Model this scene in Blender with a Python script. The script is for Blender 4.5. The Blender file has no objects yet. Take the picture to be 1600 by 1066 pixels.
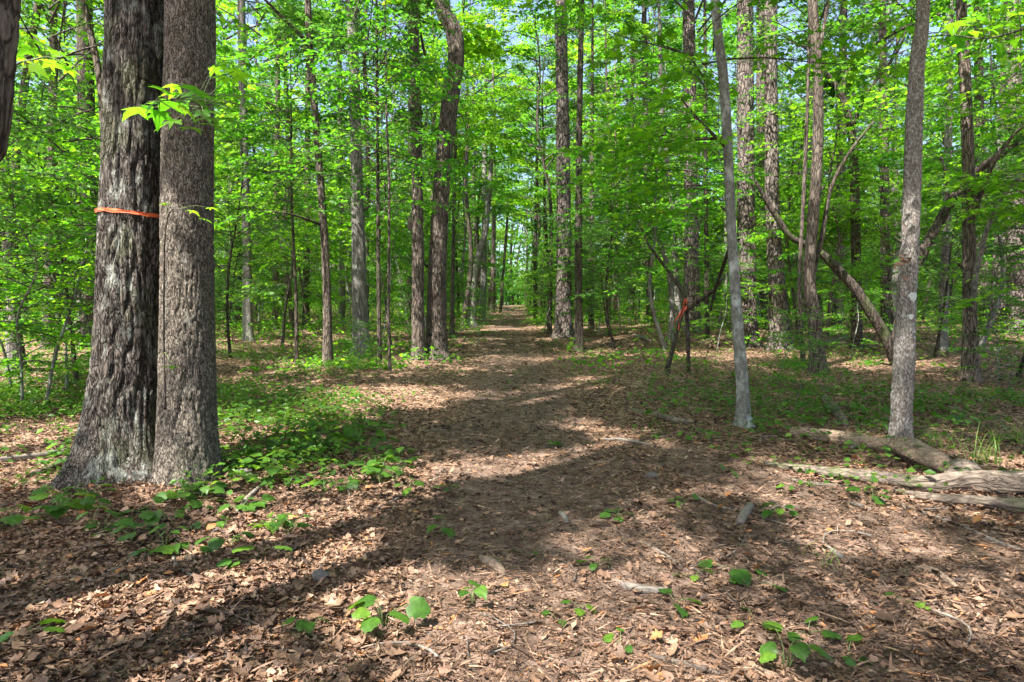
import bpy, math
import numpy as np
from mathutils import Vector, Matrix, Euler

# ------------------------------------------------------------------ camera, sky, sun, exposure
sc = bpy.context.scene
col = sc.collection
PITCH = math.radians(1.5)
CAM_H = 1.5
FPX = 1066.7
cam_d = bpy.data.cameras.new("camera")
cam_d.lens = 24.0; cam_d.sensor_width = 36.0
cam_d.clip_start = 0.05; cam_d.clip_end = 2000.0
cam = bpy.data.objects.new("camera", cam_d); col.objects.link(cam)
cam.location = (0, 0, CAM_H); cam.rotation_euler = (math.pi/2 - PITCH, 0, 0)
sc.camera = cam

SUN_EL = math.radians(57.0)
SUN_DIR = Vector((-0.60*math.cos(SUN_EL), -0.80*math.cos(SUN_EL), math.sin(SUN_EL)))   # towards the sun
world = bpy.data.worlds.new("World"); sc.world = world; world.use_nodes = True
wn = world.node_tree.nodes; wl = world.node_tree.links
wn.clear()
sky = wn.new("ShaderNodeTexSky"); sky.sky_type = 'NISHITA'; sky.sun_disc = False
sky.sun_elevation = SUN_EL; sky.sun_rotation = math.atan2(SUN_DIR.x, SUN_DIR.y)
sky.air_density = 1.0; sky.dust_density = 3.0; sky.ozone_density = 1.0
bg = wn.new("ShaderNodeBackground"); bg.inputs[1].default_value = 0.105
wo = wn.new("ShaderNodeOutputWorld")
wl.new(sky.outputs[0], bg.inputs[0]); wl.new(bg.outputs[0], wo.inputs[0])
sun_d = bpy.data.lights.new("sun", 'SUN'); sun_d.energy = 5.0; sun_d.angle = math.radians(0.53)
sun_d.color = (1.0, 0.95, 0.87)
sun = bpy.data.objects.new("sun", sun_d); col.objects.link(sun)
sun.rotation_euler = SUN_DIR.to_track_quat('Z', 'Y').to_euler()

sc.view_settings.view_transform = 'Standard'; sc.view_settings.look = 'None'
sc.view_settings.gamma = 1.0; sc.view_settings.use_curve_mapping = False
sc.view_settings.exposure = 2.05
sc.render.engine = 'CYCLES'
cy = sc.cycles
cy.max_bounces = 4; cy.diffuse_bounces = 3; cy.glossy_bounces = 2; cy.transmission_bounces = 4
cy.transparent_max_bounces = 4; cy.caustics_reflective = False; cy.caustics_refractive = False
cy.use_denoising = True; cy.use_adaptive_sampling = True; cy.adaptive_threshold = 0.03
cy.sample_clamp_indirect = 6.0; cy.use_light_tree = False

rng = np.random.default_rng(7)

# ------------------------------------------------------------------ numpy noise
def _hash(ix, iy, iz):
    h = (ix*374761393 + iy*668265263 + iz*2147483647 + 1013904223) & 0xffffffff
    h = ((h ^ (h >> 13))*1274126177) & 0xffffffff
    h = ((h ^ (h >> 16))*2246822519) & 0xffffffff
    return ((h ^ (h >> 15)) & 0xffffff)/float(0xffffff)
def noise3(x, y, z):
    x, y, z = np.broadcast_arrays(np.asarray(x, float), np.asarray(y, float), np.asarray(z, float))
    xi, yi, zi = np.floor(x).astype(np.int64), np.floor(y).astype(np.int64), np.floor(z).astype(np.int64)
    fx, fy, fz = x-xi, y-yi, z-zi
    fx = fx*fx*(3-2*fx); fy = fy*fy*(3-2*fy); fz = fz*fz*(3-2*fz)
    r = 0
    for a in (0, 1):
        for b in (0, 1):
            for c in (0, 1):
                w = (fx if a else 1-fx)*(fy if b else 1-fy)*(fz if c else 1-fz)
                r = r + w*_hash(xi+a, yi+b, zi+c)
    return r
def fbm(x, y, z=0.0, o=3):
    r = 0; a = 0.5; t = 0
    for k in range(o):
        r = r + a*noise3(x*2**k+17*k, y*2**k+5*k, z*2**k+9*k); t += a; a *= 0.5
    return r/t
def sstep(a, b, x):
    t = np.clip((x-a)/(b-a), 0, 1); return t*t*(3-2*t)

# ------------------------------------------------------------------ the lie of the land
def path_x(y): return 0.15 - 0.35*(1-np.exp(-np.maximum(y, 0)/14.0)) + 0.12*np.sin(y*0.17)
def slope_z(y):
    y = np.asarray(y, float)
    return 0.042*np.where(y < 95, np.maximum(y, -20), 95 + 30*np.tanh((y-95)/30)*0.6)
def height(x, y):
    x = np.asarray(x, float); y = np.asarray(y, float)
    d = np.abs(x-path_x(y))
    off = sstep(0.8, 2.2, d)
    z = slope_z(y)
    z = z + (fbm(x*0.16+3, y*0.16+8)-0.5)*0.5*sstep(7, 20, y+0*x)*(0.25+0.75*off)
    z = z + (fbm(x*0.7+30, y*0.7+4)-0.5)*0.14*(0.35+0.65*off)
    z = z + (noise3(x*4.1, y*4.1, 3.0)-0.5)*0.030*(0.5+0.5*off)
    z = z + (noise3(x*11.0, y*11.0, 5.0)-0.5)*0.014
    z = z - 0.05*(1-off)*sstep(4, 9, y)
    return z
Z0 = float(height(0.0, 0.0))
def gz(x, y): return height(x, y) - Z0
def gz1(x, y): return float(gz(x, y))

FWD = np.array([0, math.cos(PITCH), -math.sin(PITCH)]); UP = np.array([0, math.sin(PITCH), math.cos(PITCH)])
def ray(u, v):
    return np.array([1.0, 0, 0])*((u-800)/FPX) + UP*((533-v)/FPX) + FWD
def on_ground(u, v):
    d = ray(u, v); lo = None
    t = np.linspace(1.5, 140, 4000)
    P = np.array([0, 0, CAM_H]) + t[:, None]*d
    h = P[:, 2] - gz(P[:, 0], P[:, 1])
    k = np.where(h < 0)[0]
    k = k[0] if len(k) else len(t)-1
    return P[k]
def at_depth(u, v, Y):
    d = ray(u, v); t = Y/d[1]
    return np.array([0, 0, CAM_H]) + t*d

# ------------------------------------------------------------------ materials
def new_mat(name):
    m = bpy.data.materials.new(name); m.use_nodes = True
    nt = m.node_tree; nt.nodes.clear()
    out = nt.nodes.new("ShaderNodeOutputMaterial")
    return m, nt, out
def N(nt, kind, **kw):
    n = nt.nodes.new(kind)
    for k, v in kw.items(): setattr(n, k, v)
    return n
def ramp(nt, stops, interp='LINEAR'):
    r = N(nt, "ShaderNodeValToRGB"); r.color_ramp.interpolation = interp
    e = r.color_ramp.elements
    while len(e) < len(stops): e.new(0.5)
    for i, (p, c) in enumerate(stops):
        e[i].position = p; e[i].color = (*c, 1) if len(c) == 3 else c
    return r
def mapped(nt, scale):
    tc = N(nt, "ShaderNodeTexCoord"); mp = N(nt, "ShaderNodeMapping"); mp.inputs['Scale'].default_value = scale
    nt.links.new(tc.outputs['Object'], mp.inputs[0]); return mp.outputs[0]
def noise_node(nt, vec, scale, detail=4, rough=0.6):
    n = N(nt, "ShaderNodeTexNoise"); n.inputs['Scale'].default_value = scale
    n.inputs['Detail'].default_value = detail; n.inputs['Roughness'].default_value = rough
    nt.links.new(vec, n.inputs['Vector']); return n.outputs[0]
def mixc(nt, fac, a, b, mode='MIX'):
    m = N(nt, "ShaderNodeMix", data_type='RGBA', blend_type=mode)
    for s, v in ((m.inputs[0], fac), (m.inputs[6], a), (m.inputs[7], b)):
        if hasattr(v, 'links'): nt.links.new(v, s)
        elif isinstance(v, (int, float)): s.default_value = v
        else: s.default_value = (*v, 1)
    return m.outputs[2]
def math_n(nt, op, a, b=None):
    m = N(nt, "ShaderNodeMath", operation=op)
    for s, v in zip(m.inputs, (a, b)):
        if v is None: continue
        if hasattr(v, 'links'): nt.links.new(v, s)
        else: s.default_value = v
    return m.outputs[0]

def leaf_mat(name, stops, trans, tfac=0.45, rough=0.42, objvar=0.35, blotch=0):
    m, nt, out = new_mat(name)
    at = N(nt, "ShaderNodeAttribute", attribute_name="tint")
    oi = N(nt, "ShaderNodeObjectInfo")
    f = math_n(nt, 'ADD', math_n(nt, 'MULTIPLY', at.outputs['Fac'], 1-objvar), math_n(nt, 'MULTIPLY', oi.outputs['Random'], objvar))
    r = ramp(nt, stops); nt.links.new(f, r.inputs[0])
    colr = r.outputs[0]
    if blotch:
        bn = noise_node(nt, mapped(nt, (1, 1, 1)), blotch, 4, 0.65)
        br = ramp(nt, [(0.30, (0.55, 0.5, 0.45)), (0.55, (1.0, 1.0, 1.0)), (0.75, (1.35, 1.25, 1.0))]); nt.links.new(bn, br.inputs[0])
        colr = mixc(nt, 1.0, colr, br.outputs[0], 'MULTIPLY')
    p = N(nt, "ShaderNodeBsdfPrincipled"); p.inputs['Roughness'].default_value = rough
    p.inputs['Specular IOR Level'].default_value = 0.35
    nt.links.new(colr, p.inputs['Base Color'])
    tr = N(nt, "ShaderNodeBsdfTranslucent")
    nt.links.new(mixc(nt, 1.0, colr, trans, 'MULTIPLY'), tr.inputs[0])
    mx = N(nt, "ShaderNodeMixShader"); mx.inputs[0].default_value = tfac
    nt.links.new(p.outputs[0], mx.inputs[1]); nt.links.new(tr.outputs[0], mx.inputs[2])
    nt.links.new(mx.outputs[0], out.inputs[0]); return m

G_MID = [(0.1, (0.016, 0.068, 0.008)), (0.4, (0.036, 0.128, 0.010)), (0.7, (0.072, 0.19, 0.012)), (0.95, (0.15, 0.27, 0.018))]
G_HIGH = [(0.1, (0.016, 0.070, 0.010)), (0.5, (0.040, 0.135, 0.014)), (0.95, (0.095, 0.22, 0.02))]
G_LOW = [(0.0, (0.030, 0.085, 0.014)), (0.6, (0.060, 0.15, 0.018)), (1.0, (0.13, 0.24, 0.025))]
M_leaf = leaf_mat("understory_leaf", G_MID, (4.4, 4.0, 1.6), 0.5, objvar=0.45)
G_YEL = [(0.1, (0.030, 0.090, 0.008)), (0.5, (0.075, 0.175, 0.012)), (0.95, (0.18, 0.28, 0.018))]
G_DULL = [(0.1, (0.018, 0.058, 0.012)), (0.5, (0.038, 0.105, 0.020)), (0.95, (0.075, 0.165, 0.03))]
M_leaf_yellow = leaf_mat("yellow_green_leaf", G_YEL, (3.7, 3.7, 1.5), 0.5, objvar=0.4)
M_leaf_dull = leaf_mat("dull_green_leaf", G_DULL, (3.8, 3.6, 1.8), 0.45, objvar=0.4)
M_canopy = leaf_mat("canopy_leaf", G_HIGH, (4.4, 4.0, 1.6), 0.5, objvar=0.45)
M_low = leaf_mat("ground_plant_leaf", G_LOW, (2.9, 2.5, 1.3), 0.38, blotch=3.0)
M_needle = leaf_mat("pine_needle", [(0, (0.03, 0.075, 0.03)), (1, (0.06, 0.12, 0.045))], (1.6, 1.6, 1.2), 0.25)
M_dead = leaf_mat("dead_leaf", [(0.0, (0.040, 0.024, 0.017)), (0.22, (0.115, 0.067, 0.044)), (0.48, (0.22, 0.130, 0.084)),
                                (0.75, (0.31, 0.195, 0.132)), (0.94, (0.42, 0.295, 0.21)), (1.0, (0.38, 0.17, 0.065))], (0.9, 0.75, 0.55), 0.12, 0.6, 0.0, blotch=24.0)

def bark_mat(name, dark, mid, light, lichen=(0.34, 0.365, 0.32), lich=0.35, freq=14.0, stretch=6.0, bump=0.6, moss=0.0, speck=0.0, crack=0.9, grain=None):
    m, nt, out = new_mat(name)
    v = mapped(nt, grain or (1, 1, 1/stretch)); vo = mapped(nt, (1, 1, 0.6))
    vor = N(nt, "ShaderNodeTexVoronoi", feature='DISTANCE_TO_EDGE'); vor.inputs['Scale'].default_value = freq
    dist = N(nt, "ShaderNodeVectorMath", operation='ADD')
    nz = N(nt, "ShaderNodeTexNoise"); nz.inputs['Scale'].default_value = freq*0.7; nz.inputs['Detail'].default_value = 3
    nt.links.new(v, nz.inputs['Vector'])
    sc_ = N(nt, "ShaderNodeVectorMath", operation='SCALE'); sc_.inputs['Scale'].default_value = 0.10
    nt.links.new(nz.outputs['Color'], sc_.inputs[0])
    nt.links.new(v, dist.inputs[0]); nt.links.new(sc_.outputs[0], dist.inputs[1]); nt.links.new(dist.outputs[0], vor.inputs['Vector'])
    cr = ramp(nt, [(0.02, (0, 0, 0)), (0.15, (1, 1, 1))]); nt.links.new(vor.outputs['Distance'], cr.inputs[0])
    fine = noise_node(nt, v, freq*2.6, 6, 0.78)
    base = ramp(nt, [(0.32, dark), (0.50, mid), (0.70, light)]); nt.links.new(fine, base.inputs[0])
    c = mixc(nt, math_n(nt, 'MULTIPLY', math_n(nt, 'SUBTRACT', 1.0, cr.outputs[0]), crack), base.outputs[0], tuple(d*0.3 for d in dark))
    big = noise_node(nt, vo, 1.6, 5, 0.65)
    c = mixc(nt, 0.8, c, mixc(nt, big, (0.55, 0.5, 0.46), (1.45, 1.45, 1.5)), 'MULTIPLY')
    ln = noise_node(nt, vo, 7.0, 8, 0.78)
    lr = ramp(nt, [(0.60-0.16*lich, (0, 0, 0)), (0.70-0.10*lich, (1, 1, 1))]); nt.links.new(ln, lr.inputs[0])
    c = mixc(nt, math_n(nt, 'MULTIPLY', lr.outputs[0], min(1, lich*1.5)), c, lichen)
    if speck > 0:
        sp = noise_node(nt, vo, 52.0, 4, 0.7)
        sr = ramp(nt, [(0.5, (0, 0, 0)), (0.60, (1, 1, 1))]); nt.links.new(sp, sr.inputs[0])
        c = mixc(nt, math_n(nt, 'MULTIPLY', sr.outputs[0], speck), c, (0.46, 0.46, 0.43))
    if moss > 0:
        mn = noise_node(nt, vo, 3.0, 5, 0.6)
        mr = ramp(nt, [(0.52, (0, 0, 0)), (0.64, (1, 1, 1))]); nt.links.new(mn, mr.inputs[0])
        c = mixc(nt, math_n(nt, 'MULTIPLY', mr.outputs[0], moss), c, (0.07, 0.10, 0.025))
    p = N(nt, "ShaderNodeBsdfPrincipled"); p.inputs['Roughness'].default_value = 0.85; p.inputs['Specular IOR Level'].default_value = 0.2
    nt.links.new(c, p.inputs['Base Color'])
    h = math_n(nt, 'ADD', math_n(nt, 'MULTIPLY', cr.outputs[0], 0.75*crack), math_n(nt, 'MULTIPLY', fine, 0.6))
    b = N(nt, "ShaderNodeBump"); b.inputs['Strength'].default_value = bump; b.inputs['Distance'].default_value = 0.02
    nt.links.new(h, b.inputs['Height']); nt.links.new(b.outputs[0], p.inputs['Normal'])
    nt.links.new(p.outputs[0], out.inputs[0]); return m
M_oakdark = bark_mat("dark_oak_bark", (0.024, 0.019, 0.015), (0.080, 0.067, 0.056), (0.26, 0.24, 0.215), lich=0.44, freq=30, stretch=4, bump=0.9, moss=0.25)
M_oak = bark_mat("grey_oak_bark", (0.070, 0.058, 0.045), (0.205, 0.177, 0.142), (0.36, 0.325, 0.27), lich=0.26, freq=48, stretch=3.4, bump=0.9, moss=0.15)
M_brown = bark_mat("brown_bark", (0.055, 0.042, 0.034), (0.125, 0.10, 0.082), (0.22, 0.185, 0.155), lich=0.18, freq=20, stretch=5)
M_grey = bark_mat("pale_grey_bark", (0.08, 0.073, 0.065), (0.19, 0.18, 0.162), (0.33, 0.315, 0.285), lich=0.40, freq=20, stretch=6, bump=0.6, crack=0.6)
M_lichen = bark_mat("lichen_speckled_bark", (0.07, 0.058, 0.048), (0.165, 0.14, 0.12), (0.29, 0.26, 0.235), lich=0.30, freq=30, stretch=2.5, bump=0.5, speck=0.5, crack=0.5)
M_mottle = bark_mat("mottled_maple_bark", (0.06, 0.06, 0.05), (0.14, 0.14, 0.12), (0.24, 0.245, 0.22), lichen=(0.36, 0.38, 0.355), lich=0.65, freq=16, stretch=2.0, bump=0.3, crack=0.12)
M_pine = bark_mat("pine_bark", (0.045, 0.037, 0.033), (0.145, 0.118, 0.104), (0.28, 0.24, 0.22), lich=0.15, freq=11, stretch=2.6, bump=1.0)
M_darkbark = bark_mat("dark_mossy_bark", (0.03, 0.024, 0.02), (0.075, 0.06, 0.048), (0.15, 0.12, 0.10), lich=0.15, freq=18, stretch=5, moss=0.5)
M_twig = bark_mat("twig_bark", (0.05, 0.04, 0.03), (0.10, 0.085, 0.07), (0.17, 0.15, 0.13), lich=0.1, freq=30, stretch=4, bump=0.2)
M_log = bark_mat("fallen_log_wood", (0.12, 0.085, 0.06), (0.24, 0.175, 0.125), (0.40, 0.31, 0.23), lich=0.08, freq=22, grain=(0.25, 0.7, 1.2), crack=0.45, bump=0.6)
M_rot = bark_mat("rotten_grey_wood", (0.06, 0.047, 0.036), (0.17, 0.135, 0.105), (0.32, 0.27, 0.22), lich=0.12, freq=16, grain=(0.25, 0.7, 1.2), crack=0.45, bump=0.8, moss=0.6)
M_stick = bark_mat("bleached_stick_wood", (0.08, 0.066, 0.053), (0.18, 0.155, 0.13), (0.31, 0.28, 0.245), lich=0.2, freq=40, grain=(0.16, 0.5, 1.0), crack=0.15, bump=0.3)
M_darkstick = bark_mat("dark_stick_wood", (0.035, 0.028, 0.022), (0.09, 0.07, 0.055), (0.17, 0.14, 0.115), lich=0.1, freq=40, grain=(0.16, 0.5, 1.0), crack=0.15, bump=0.3)

def ground_mat(name):
    m, nt, out = new_mat(name)
    v = mapped(nt, (1, 1, 1))
    at = N(nt, "ShaderNodeAttribute", attribute_name="tint")       # how bare the soil is
    cells = N(nt, "ShaderNodeTexVoronoi"); cells.inputs['Scale'].default_value = 26.0; cells.inputs['Randomness'].default_value = 1.0
    wv = N(nt, "ShaderNodeVectorMath", operation='ADD'); nzz = N(nt, "ShaderNodeTexNoise"); nzz.inputs['Scale'].default_value = 14
    nt.links.new(v, nzz.inputs['Vector']); s2 = N(nt, "ShaderNodeVectorMath", operation='SCALE'); s2.inputs['Scale'].default_value = 0.09
    nt.links.new(nzz.outputs['Color'], s2.inputs[0]); nt.links.new(v, wv.inputs[0]); nt.links.new(s2.outputs[0], wv.inputs[1])
    nt.links.new(wv.outputs[0], cells.inputs['Vector'])
    sep = N(nt, "ShaderNodeSeparateColor"); nt.links.new(cells.outputs['Color'], sep.inputs[0])
    lit = ramp(nt, [(0.0, (0.045, 0.028, 0.02)), (0.3, (0.11, 0.065, 0.042)), (0.6, (0.19, 0.115, 0.075)), (0.85, (0.28, 0.18, 0.125)), (1.0, (0.36, 0.25, 0.18))])
    nt.links.new(sep.outputs[0], lit.inputs[0])
    soiln = noise_node(nt, v, 9.0, 8, 0.72)
    soil = ramp(nt, [(0.3, (0.055, 0.036, 0.026)), (0.5, (0.125, 0.083, 0.062)), (0.72, (0.29, 0.205, 0.16))]); nt.links.new(soiln, soil.inputs[0])
    bl = noise_node(nt, v, 2.2, 6, 0.7)
    fac = ramp(nt, [(0.42, (0, 0, 0)), (0.60, (1, 1, 1))]); 
    nt.links.new(math_n(nt, 'ADD', math_n(nt, 'MULTIPLY', at.outputs['Fac'], 0.5), math_n(nt, 'MULTIPLY', bl, 0.55)), fac.inputs[0])
    c = mixc(nt, fac.outputs[0], lit.outputs[0], soil.outputs[0])
    p = N(nt, "ShaderNodeBsdfPrincipled"); p.inputs['Roughness'].default_value = 0.9; p.inputs['Specular IOR Level'].default_value = 0.15
    nt.links.new(c, p.inputs['Base Color'])
    h = math_n(nt, 'ADD', cells.outputs['Distance'], math_n(nt, 'MULTIPLY', noise_node(nt, v, 60, 4, 0.7), 0.5))
    b = N(nt, "ShaderNodeBump"); b.inputs['Strength'].default_value = 0.7; b.inputs['Distance'].default_value = 0.02
    nt.links.new(h, b.inputs['Height']); nt.links.new(b.outputs[0], p.inputs['Normal'])
    nt.links.new(p.outputs[0], out.inputs[0]); return m
M_ground = ground_mat("leaf_mould_and_soil")

def plain_mat(name, c, rough=0.6, var=0.25, scale=30):
    m, nt, out = new_mat(name)
    v = mapped(nt, (1, 1, 1)); n = noise_node(nt, v, scale, 5, 0.6)
    r = ramp(nt, [(0.3, tuple(x*(1-var) for x in c)), (0.7, tuple(min(1, x*(1+var)) for x in c))]); nt.links.new(n, r.inputs[0])
    p = N(nt, "ShaderNodeBsdfPrincipled"); p.inputs['Roughness'].default_value = rough
    nt.links.new(r.outputs[0], p.inputs['Base Color']); nt.links.new(p.outputs[0], out.inputs[0]); return m
M_ribbon = plain_mat("orange_flagging_tape", (0.62, 0.13, 0.045), 0.5, 0.3, 30)
M_redtape = plain_mat("red_flagging_tape", (0.55, 0.075, 0.03), 0.5, 0.3, 30)
M_white = plain_mat("white_lichen_disc", (0.42, 0.44, 0.41), 0.8, 0.35, 90)
M_rock = plain_mat("pale_rock", (0.10, 0.085, 0.075), 0.9, 0.5, 25)
M_stem = plain_mat("green_stem", (0.10, 0.14, 0.04), 0.6, 0.3, 60)
M_grass = leaf_mat("grass_blade", [(0, (0.08, 0.16, 0.03)), (1, (0.17, 0.27, 0.05))], (2.2, 2.0, 1.0), 0.35)

# ------------------------------------------------------------------ mesh helpers
def make_mesh(name, V, tris=None, quads=None, mat=None, tint=None, smooth=False):
    me = bpy.data.meshes.new(name)
    V = np.asarray(V, np.float32); me.vertices.add(len(V)); me.vertices.foreach_set('co', V.ravel())
    idx = []; starts = []; s = 0
    if tris is not None and len(tris):
        t = np.asarray(tris, np.int32); idx.append(t.ravel()); starts.append(s+3*np.arange(len(t))); s += 3*len(t)
    if quads is not None and len(quads):
        q = np.asarray(quads, np.int32); idx.append(q.ravel()); starts.append(s+4*np.arange(len(q))); s += 4*len(q)
    idx = np.concatenate(idx).astype(np.int32); starts = np.concatenate(starts).astype(np.int32)
    me.loops.add(len(idx)); me.loops.foreach_set('vertex_index', idx)
    me.polygons.add(len(starts)); me.polygons.foreach_set('loop_start', starts)
    if tint is not None:
        a = me.attributes.new('tint', 'FLOAT', 'POINT'); a.data.foreach_set('value', np.asarray(tint, np.float32))
    me.update(calc_edges=True); me.validate()
    if smooth: me.shade_smooth()
    if mat: me.materials.append(mat)
    return me
def obj(name, me, parent=None, loc=None, rot=None, scale=None, kind=None):
    o = bpy.data.objects.new(name, me); col.objects.link(o); o.parent = parent
    if loc is not None: o.location = loc
    if rot is not None: o.rotation_euler = rot
    if scale is not None: o.scale = scale if hasattr(scale, '__len__') else (scale,)*3
    if kind: o['kind'] = kind
    return o
def tag(o, label, cat, group=None, kind=None):
    o['label'] = label; o['category'] = cat
    if group: o['group'] = group
    if kind: o['kind'] = kind
    return o
def thing(name, label, cat, loc=(0, 0, 0), rotz=0.0, group=None, scale=1.0):
    o = obj(name, None, loc=[float(c) for c in loc], rot=(0, 0, rotz), scale=scale); o.empty_display_size = 0.2
    return tag(o, label, cat, group)

def spline(P, n):
    """Catmull-Rom through the rows of P (any number of columns), n samples evenly along the length"""
    P = np.asarray(P, float)
    Q = np.vstack([2*P[0]-P[1], P, 2*P[-1]-P[-2]])
    out = []
    for i in range(1, len(Q)-2):
        t = np.linspace(0, 1, 24, endpoint=False)[:, None]
        a, b, c, d = Q[i-1], Q[i], Q[i+1], Q[i+2]
        out.append(0.5*((2*b)+(-a+c)*t+(2*a-5*b+4*c-d)*t**2+(-a+3*b-3*c+d)*t**3))
    C = np.vstack(out+[P[-1:]])
    s = np.concatenate([[0], np.cumsum(np.linalg.norm(np.diff(C[:, :3], axis=0), axis=1))])
    if np.isscalar(n): tt = np.linspace(0, s[-1], n)
    else: tt = np.asarray(n)*s[-1]
    return np.stack([np.interp(tt, s, C[:, k]) for k in range(P.shape[1])], 1)

def tube(P, R, n, disp=None, cap=True):
    """tube through P (m,3) with radii R (m); disp(theta (m,n), s (m,n), P) -> radial factor"""
    P = np.asarray(P, float); R = np.asarray(R, float); m = len(P)
    T = np.gradient(P, axis=0); T /= np.linalg.norm(T, axis=1)[:, None]+1e-9
    av = np.abs(T.mean(0)); ref = np.eye(3)[int(np.argmin(av))]
    A = ref - T*(T@ref)[:, None]; A /= np.linalg.norm(A, axis=1)[:, None]+1e-9
    B = np.cross(T, A)
    th = np.linspace(0, 2*math.pi, n, endpoint=False)
    s = np.concatenate([[0], np.cumsum(np.linalg.norm(np.diff(P, axis=0), axis=1))])
    rr = np.repeat(R[:, None], n, 1)
    if disp is not None: rr = disp(np.repeat(th[None], m, 0), np.repeat(s[:, None], n, 1), rr)
    V = P[:, None] + rr[..., None]*(np.cos(th)[None, :, None]*A[:, None]+np.sin(th)[None, :, None]*B[:, None])
    V = V.reshape(-1, 3)
    i = np.arange(m-1)[:, None]*n; j = np.arange(n)[None]; jn = (j+1) % n
    q = np.stack([i+j, i+jn, i+n+jn, i+n+j], -1).reshape(-1, 4)
    tr = np.zeros((0, 3), int)
    if cap:
        k = len(V); V = np.vstack([V, P[:1], P[-1:]])
        a = np.arange(n); b = (a+1) % n
        tr = np.vstack([np.stack([b, a, np.full(n, k)], 1), np.stack([(m-1)*n+a, (m-1)*n+b, np.full(n, k+1)], 1)])
    return V, tr, q
def join(parts):
    Vs, Ts, Qs, o = [], [], [], 0
    for V, t, q in parts:
        Vs.append(V); Ts.append(np.asarray(t, int).reshape(-1, 3)+o); Qs.append(np.asarray(q, int).reshape(-1, 4)+o); o += len(V)
    return np.vstack(Vs), np.vstack(Ts), np.vstack(Qs)

# leaf outlines: x across, y along the midrib (0..1), z lift
def fan(ring, centre): 
    V = np.array([centre]+ring, float); n = len(ring)
    return V, np.array([[0, 1+i, 1+(i+1) % n] for i in range(n)])
T_rhomb = (np.array([(0, 0, 0), (0.33, 0.45, 0.07), (0, 1, -0.10), (-0.33, 0.45, 0.07)], float), np.array([(0, 1, 2), (0, 2, 3)]))
T_maple = fan([(0, 0, 0), (0.34, 0.06, 0.02), (0.22, 0.34, 0.03), (0.52, 0.58, -0.02), (0.18, 0.62, 0.03), (0, 1.0, -0.10),
               (-0.18, 0.62, 0.03), (-0.52, 0.58, -0.02), (-0.22, 0.34, 0.03), (-0.34, 0.06, 0.02)], (0, 0.4, 0.0))
T_oval = fan([(0, 0, 0), (0.24, 0.22, 0.05), (0.30, 0.52, 0.06), (0.15, 0.82, 0.0), (0, 1, -0.10), (-0.15, 0.82, 0.0), (-0.30, 0.52, 0.06), (-0.24, 0.22, 0.05)], (0, 0.45, 0.0))
T_star = fan([(0, 0.06, 0), (0.20, 0.0, 0.0), (0.46, -0.02, -0.05), (0.30, 0.22, 0.02), (0.62, 0.46, -0.06), (0.22, 0.44, 0.02), (0.14, 0.7, 0.0), (0, 1.0, -0.10),
              (-0.14, 0.7, 0.0), (-0.22, 0.44, 0.02), (-0.62, 0.46, -0.06), (-0.30, 0.22, 0.02), (-0.46, -0.02, -0.05), (-0.20, 0.0, 0.0)], (0, 0.3, 0.03))
T_heart = fan([(0, 0.06, 0.02), (0.16, -0.04, 0.0), (0.36, 0.05, -0.03), (0.47, 0.26, -0.05), (0.42, 0.36, -0.03), (0.46, 0.50, -0.06), (0.32, 0.62, -0.04), (0.30, 0.76, -0.07),
               (0.14, 0.84, -0.07), (0, 1.0, -0.14), (-0.14, 0.84, -0.07), (-0.30, 0.76, -0.07), (-0.32, 0.62, -0.04), (-0.46, 0.50, -0.06), (-0.42, 0.36, -0.03),
               (-0.47, 0.26, -0.05), (-0.36, 0.05, -0.03), (-0.16, -0.04, 0.0)], (0, 0.38, 0.03))
T_dead = (np.array([(0, 0, 0.03), (0.27, 0.45, 0.16), (0.03, 1, 0.14), (-0.25, 0.55, 0.13), (0, 0.5, 0)], float), np.array([(0, 1, 4), (1, 2, 4), (2, 3, 4), (3, 0, 4)]))
T_deadoak = fan([(0, 0, 0.05), (0.13, 0.18, 0.07), (0.26, 0.30, 0.16), (0.15, 0.42, 0.05), (0.33, 0.60, 0.20), (0.16, 0.70, 0.07), (0.20, 0.88, 0.16), (0.0, 1.0, 0.18),
                 (-0.17, 0.88, 0.12), (-0.14, 0.72, 0.05), (-0.34, 0.58, 0.14), (-0.15, 0.44, 0.04), (-0.27, 0.30, 0.12), (-0.13, 0.16, 0.05)], (0, 0.5, 0))

def leaves_mesh(name, pos, dirs, nors, size, tmpl, mat, rg, tint=None, wobble=0.12, jag=0.0):
    TV, TT = tmpl; n = len(pos); k = len(TV)
    d = dirs/(np.linalg.norm(dirs, axis=1)[:, None]+1e-9)
    nn = nors - d*(nors*d).sum(1)[:, None]; nn /= np.linalg.norm(nn, axis=1)[:, None]+1e-9
    s = np.cross(d, nn)
    wob = 1+rg.normal(0, wobble, (n, 1, 3))
    L = TV[None]*wob
    if jag: L = L+rg.normal(0, jag, (n, k, 3))
    V = pos[:, None]+size[:, None, None]*(L[..., :1]*s[:, None]+L[..., 1:2]*d[:, None]+L[..., 2:]*nn[:, None])
    F = (TT[None]+(np.arange(n)*k)[:, None, None]).reshape(-1, 3)
    if tint is None: tint = rg.random(n)
    return make_mesh(name, V.reshape(-1, 3), F, None, mat, np.repeat(tint, k))

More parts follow.
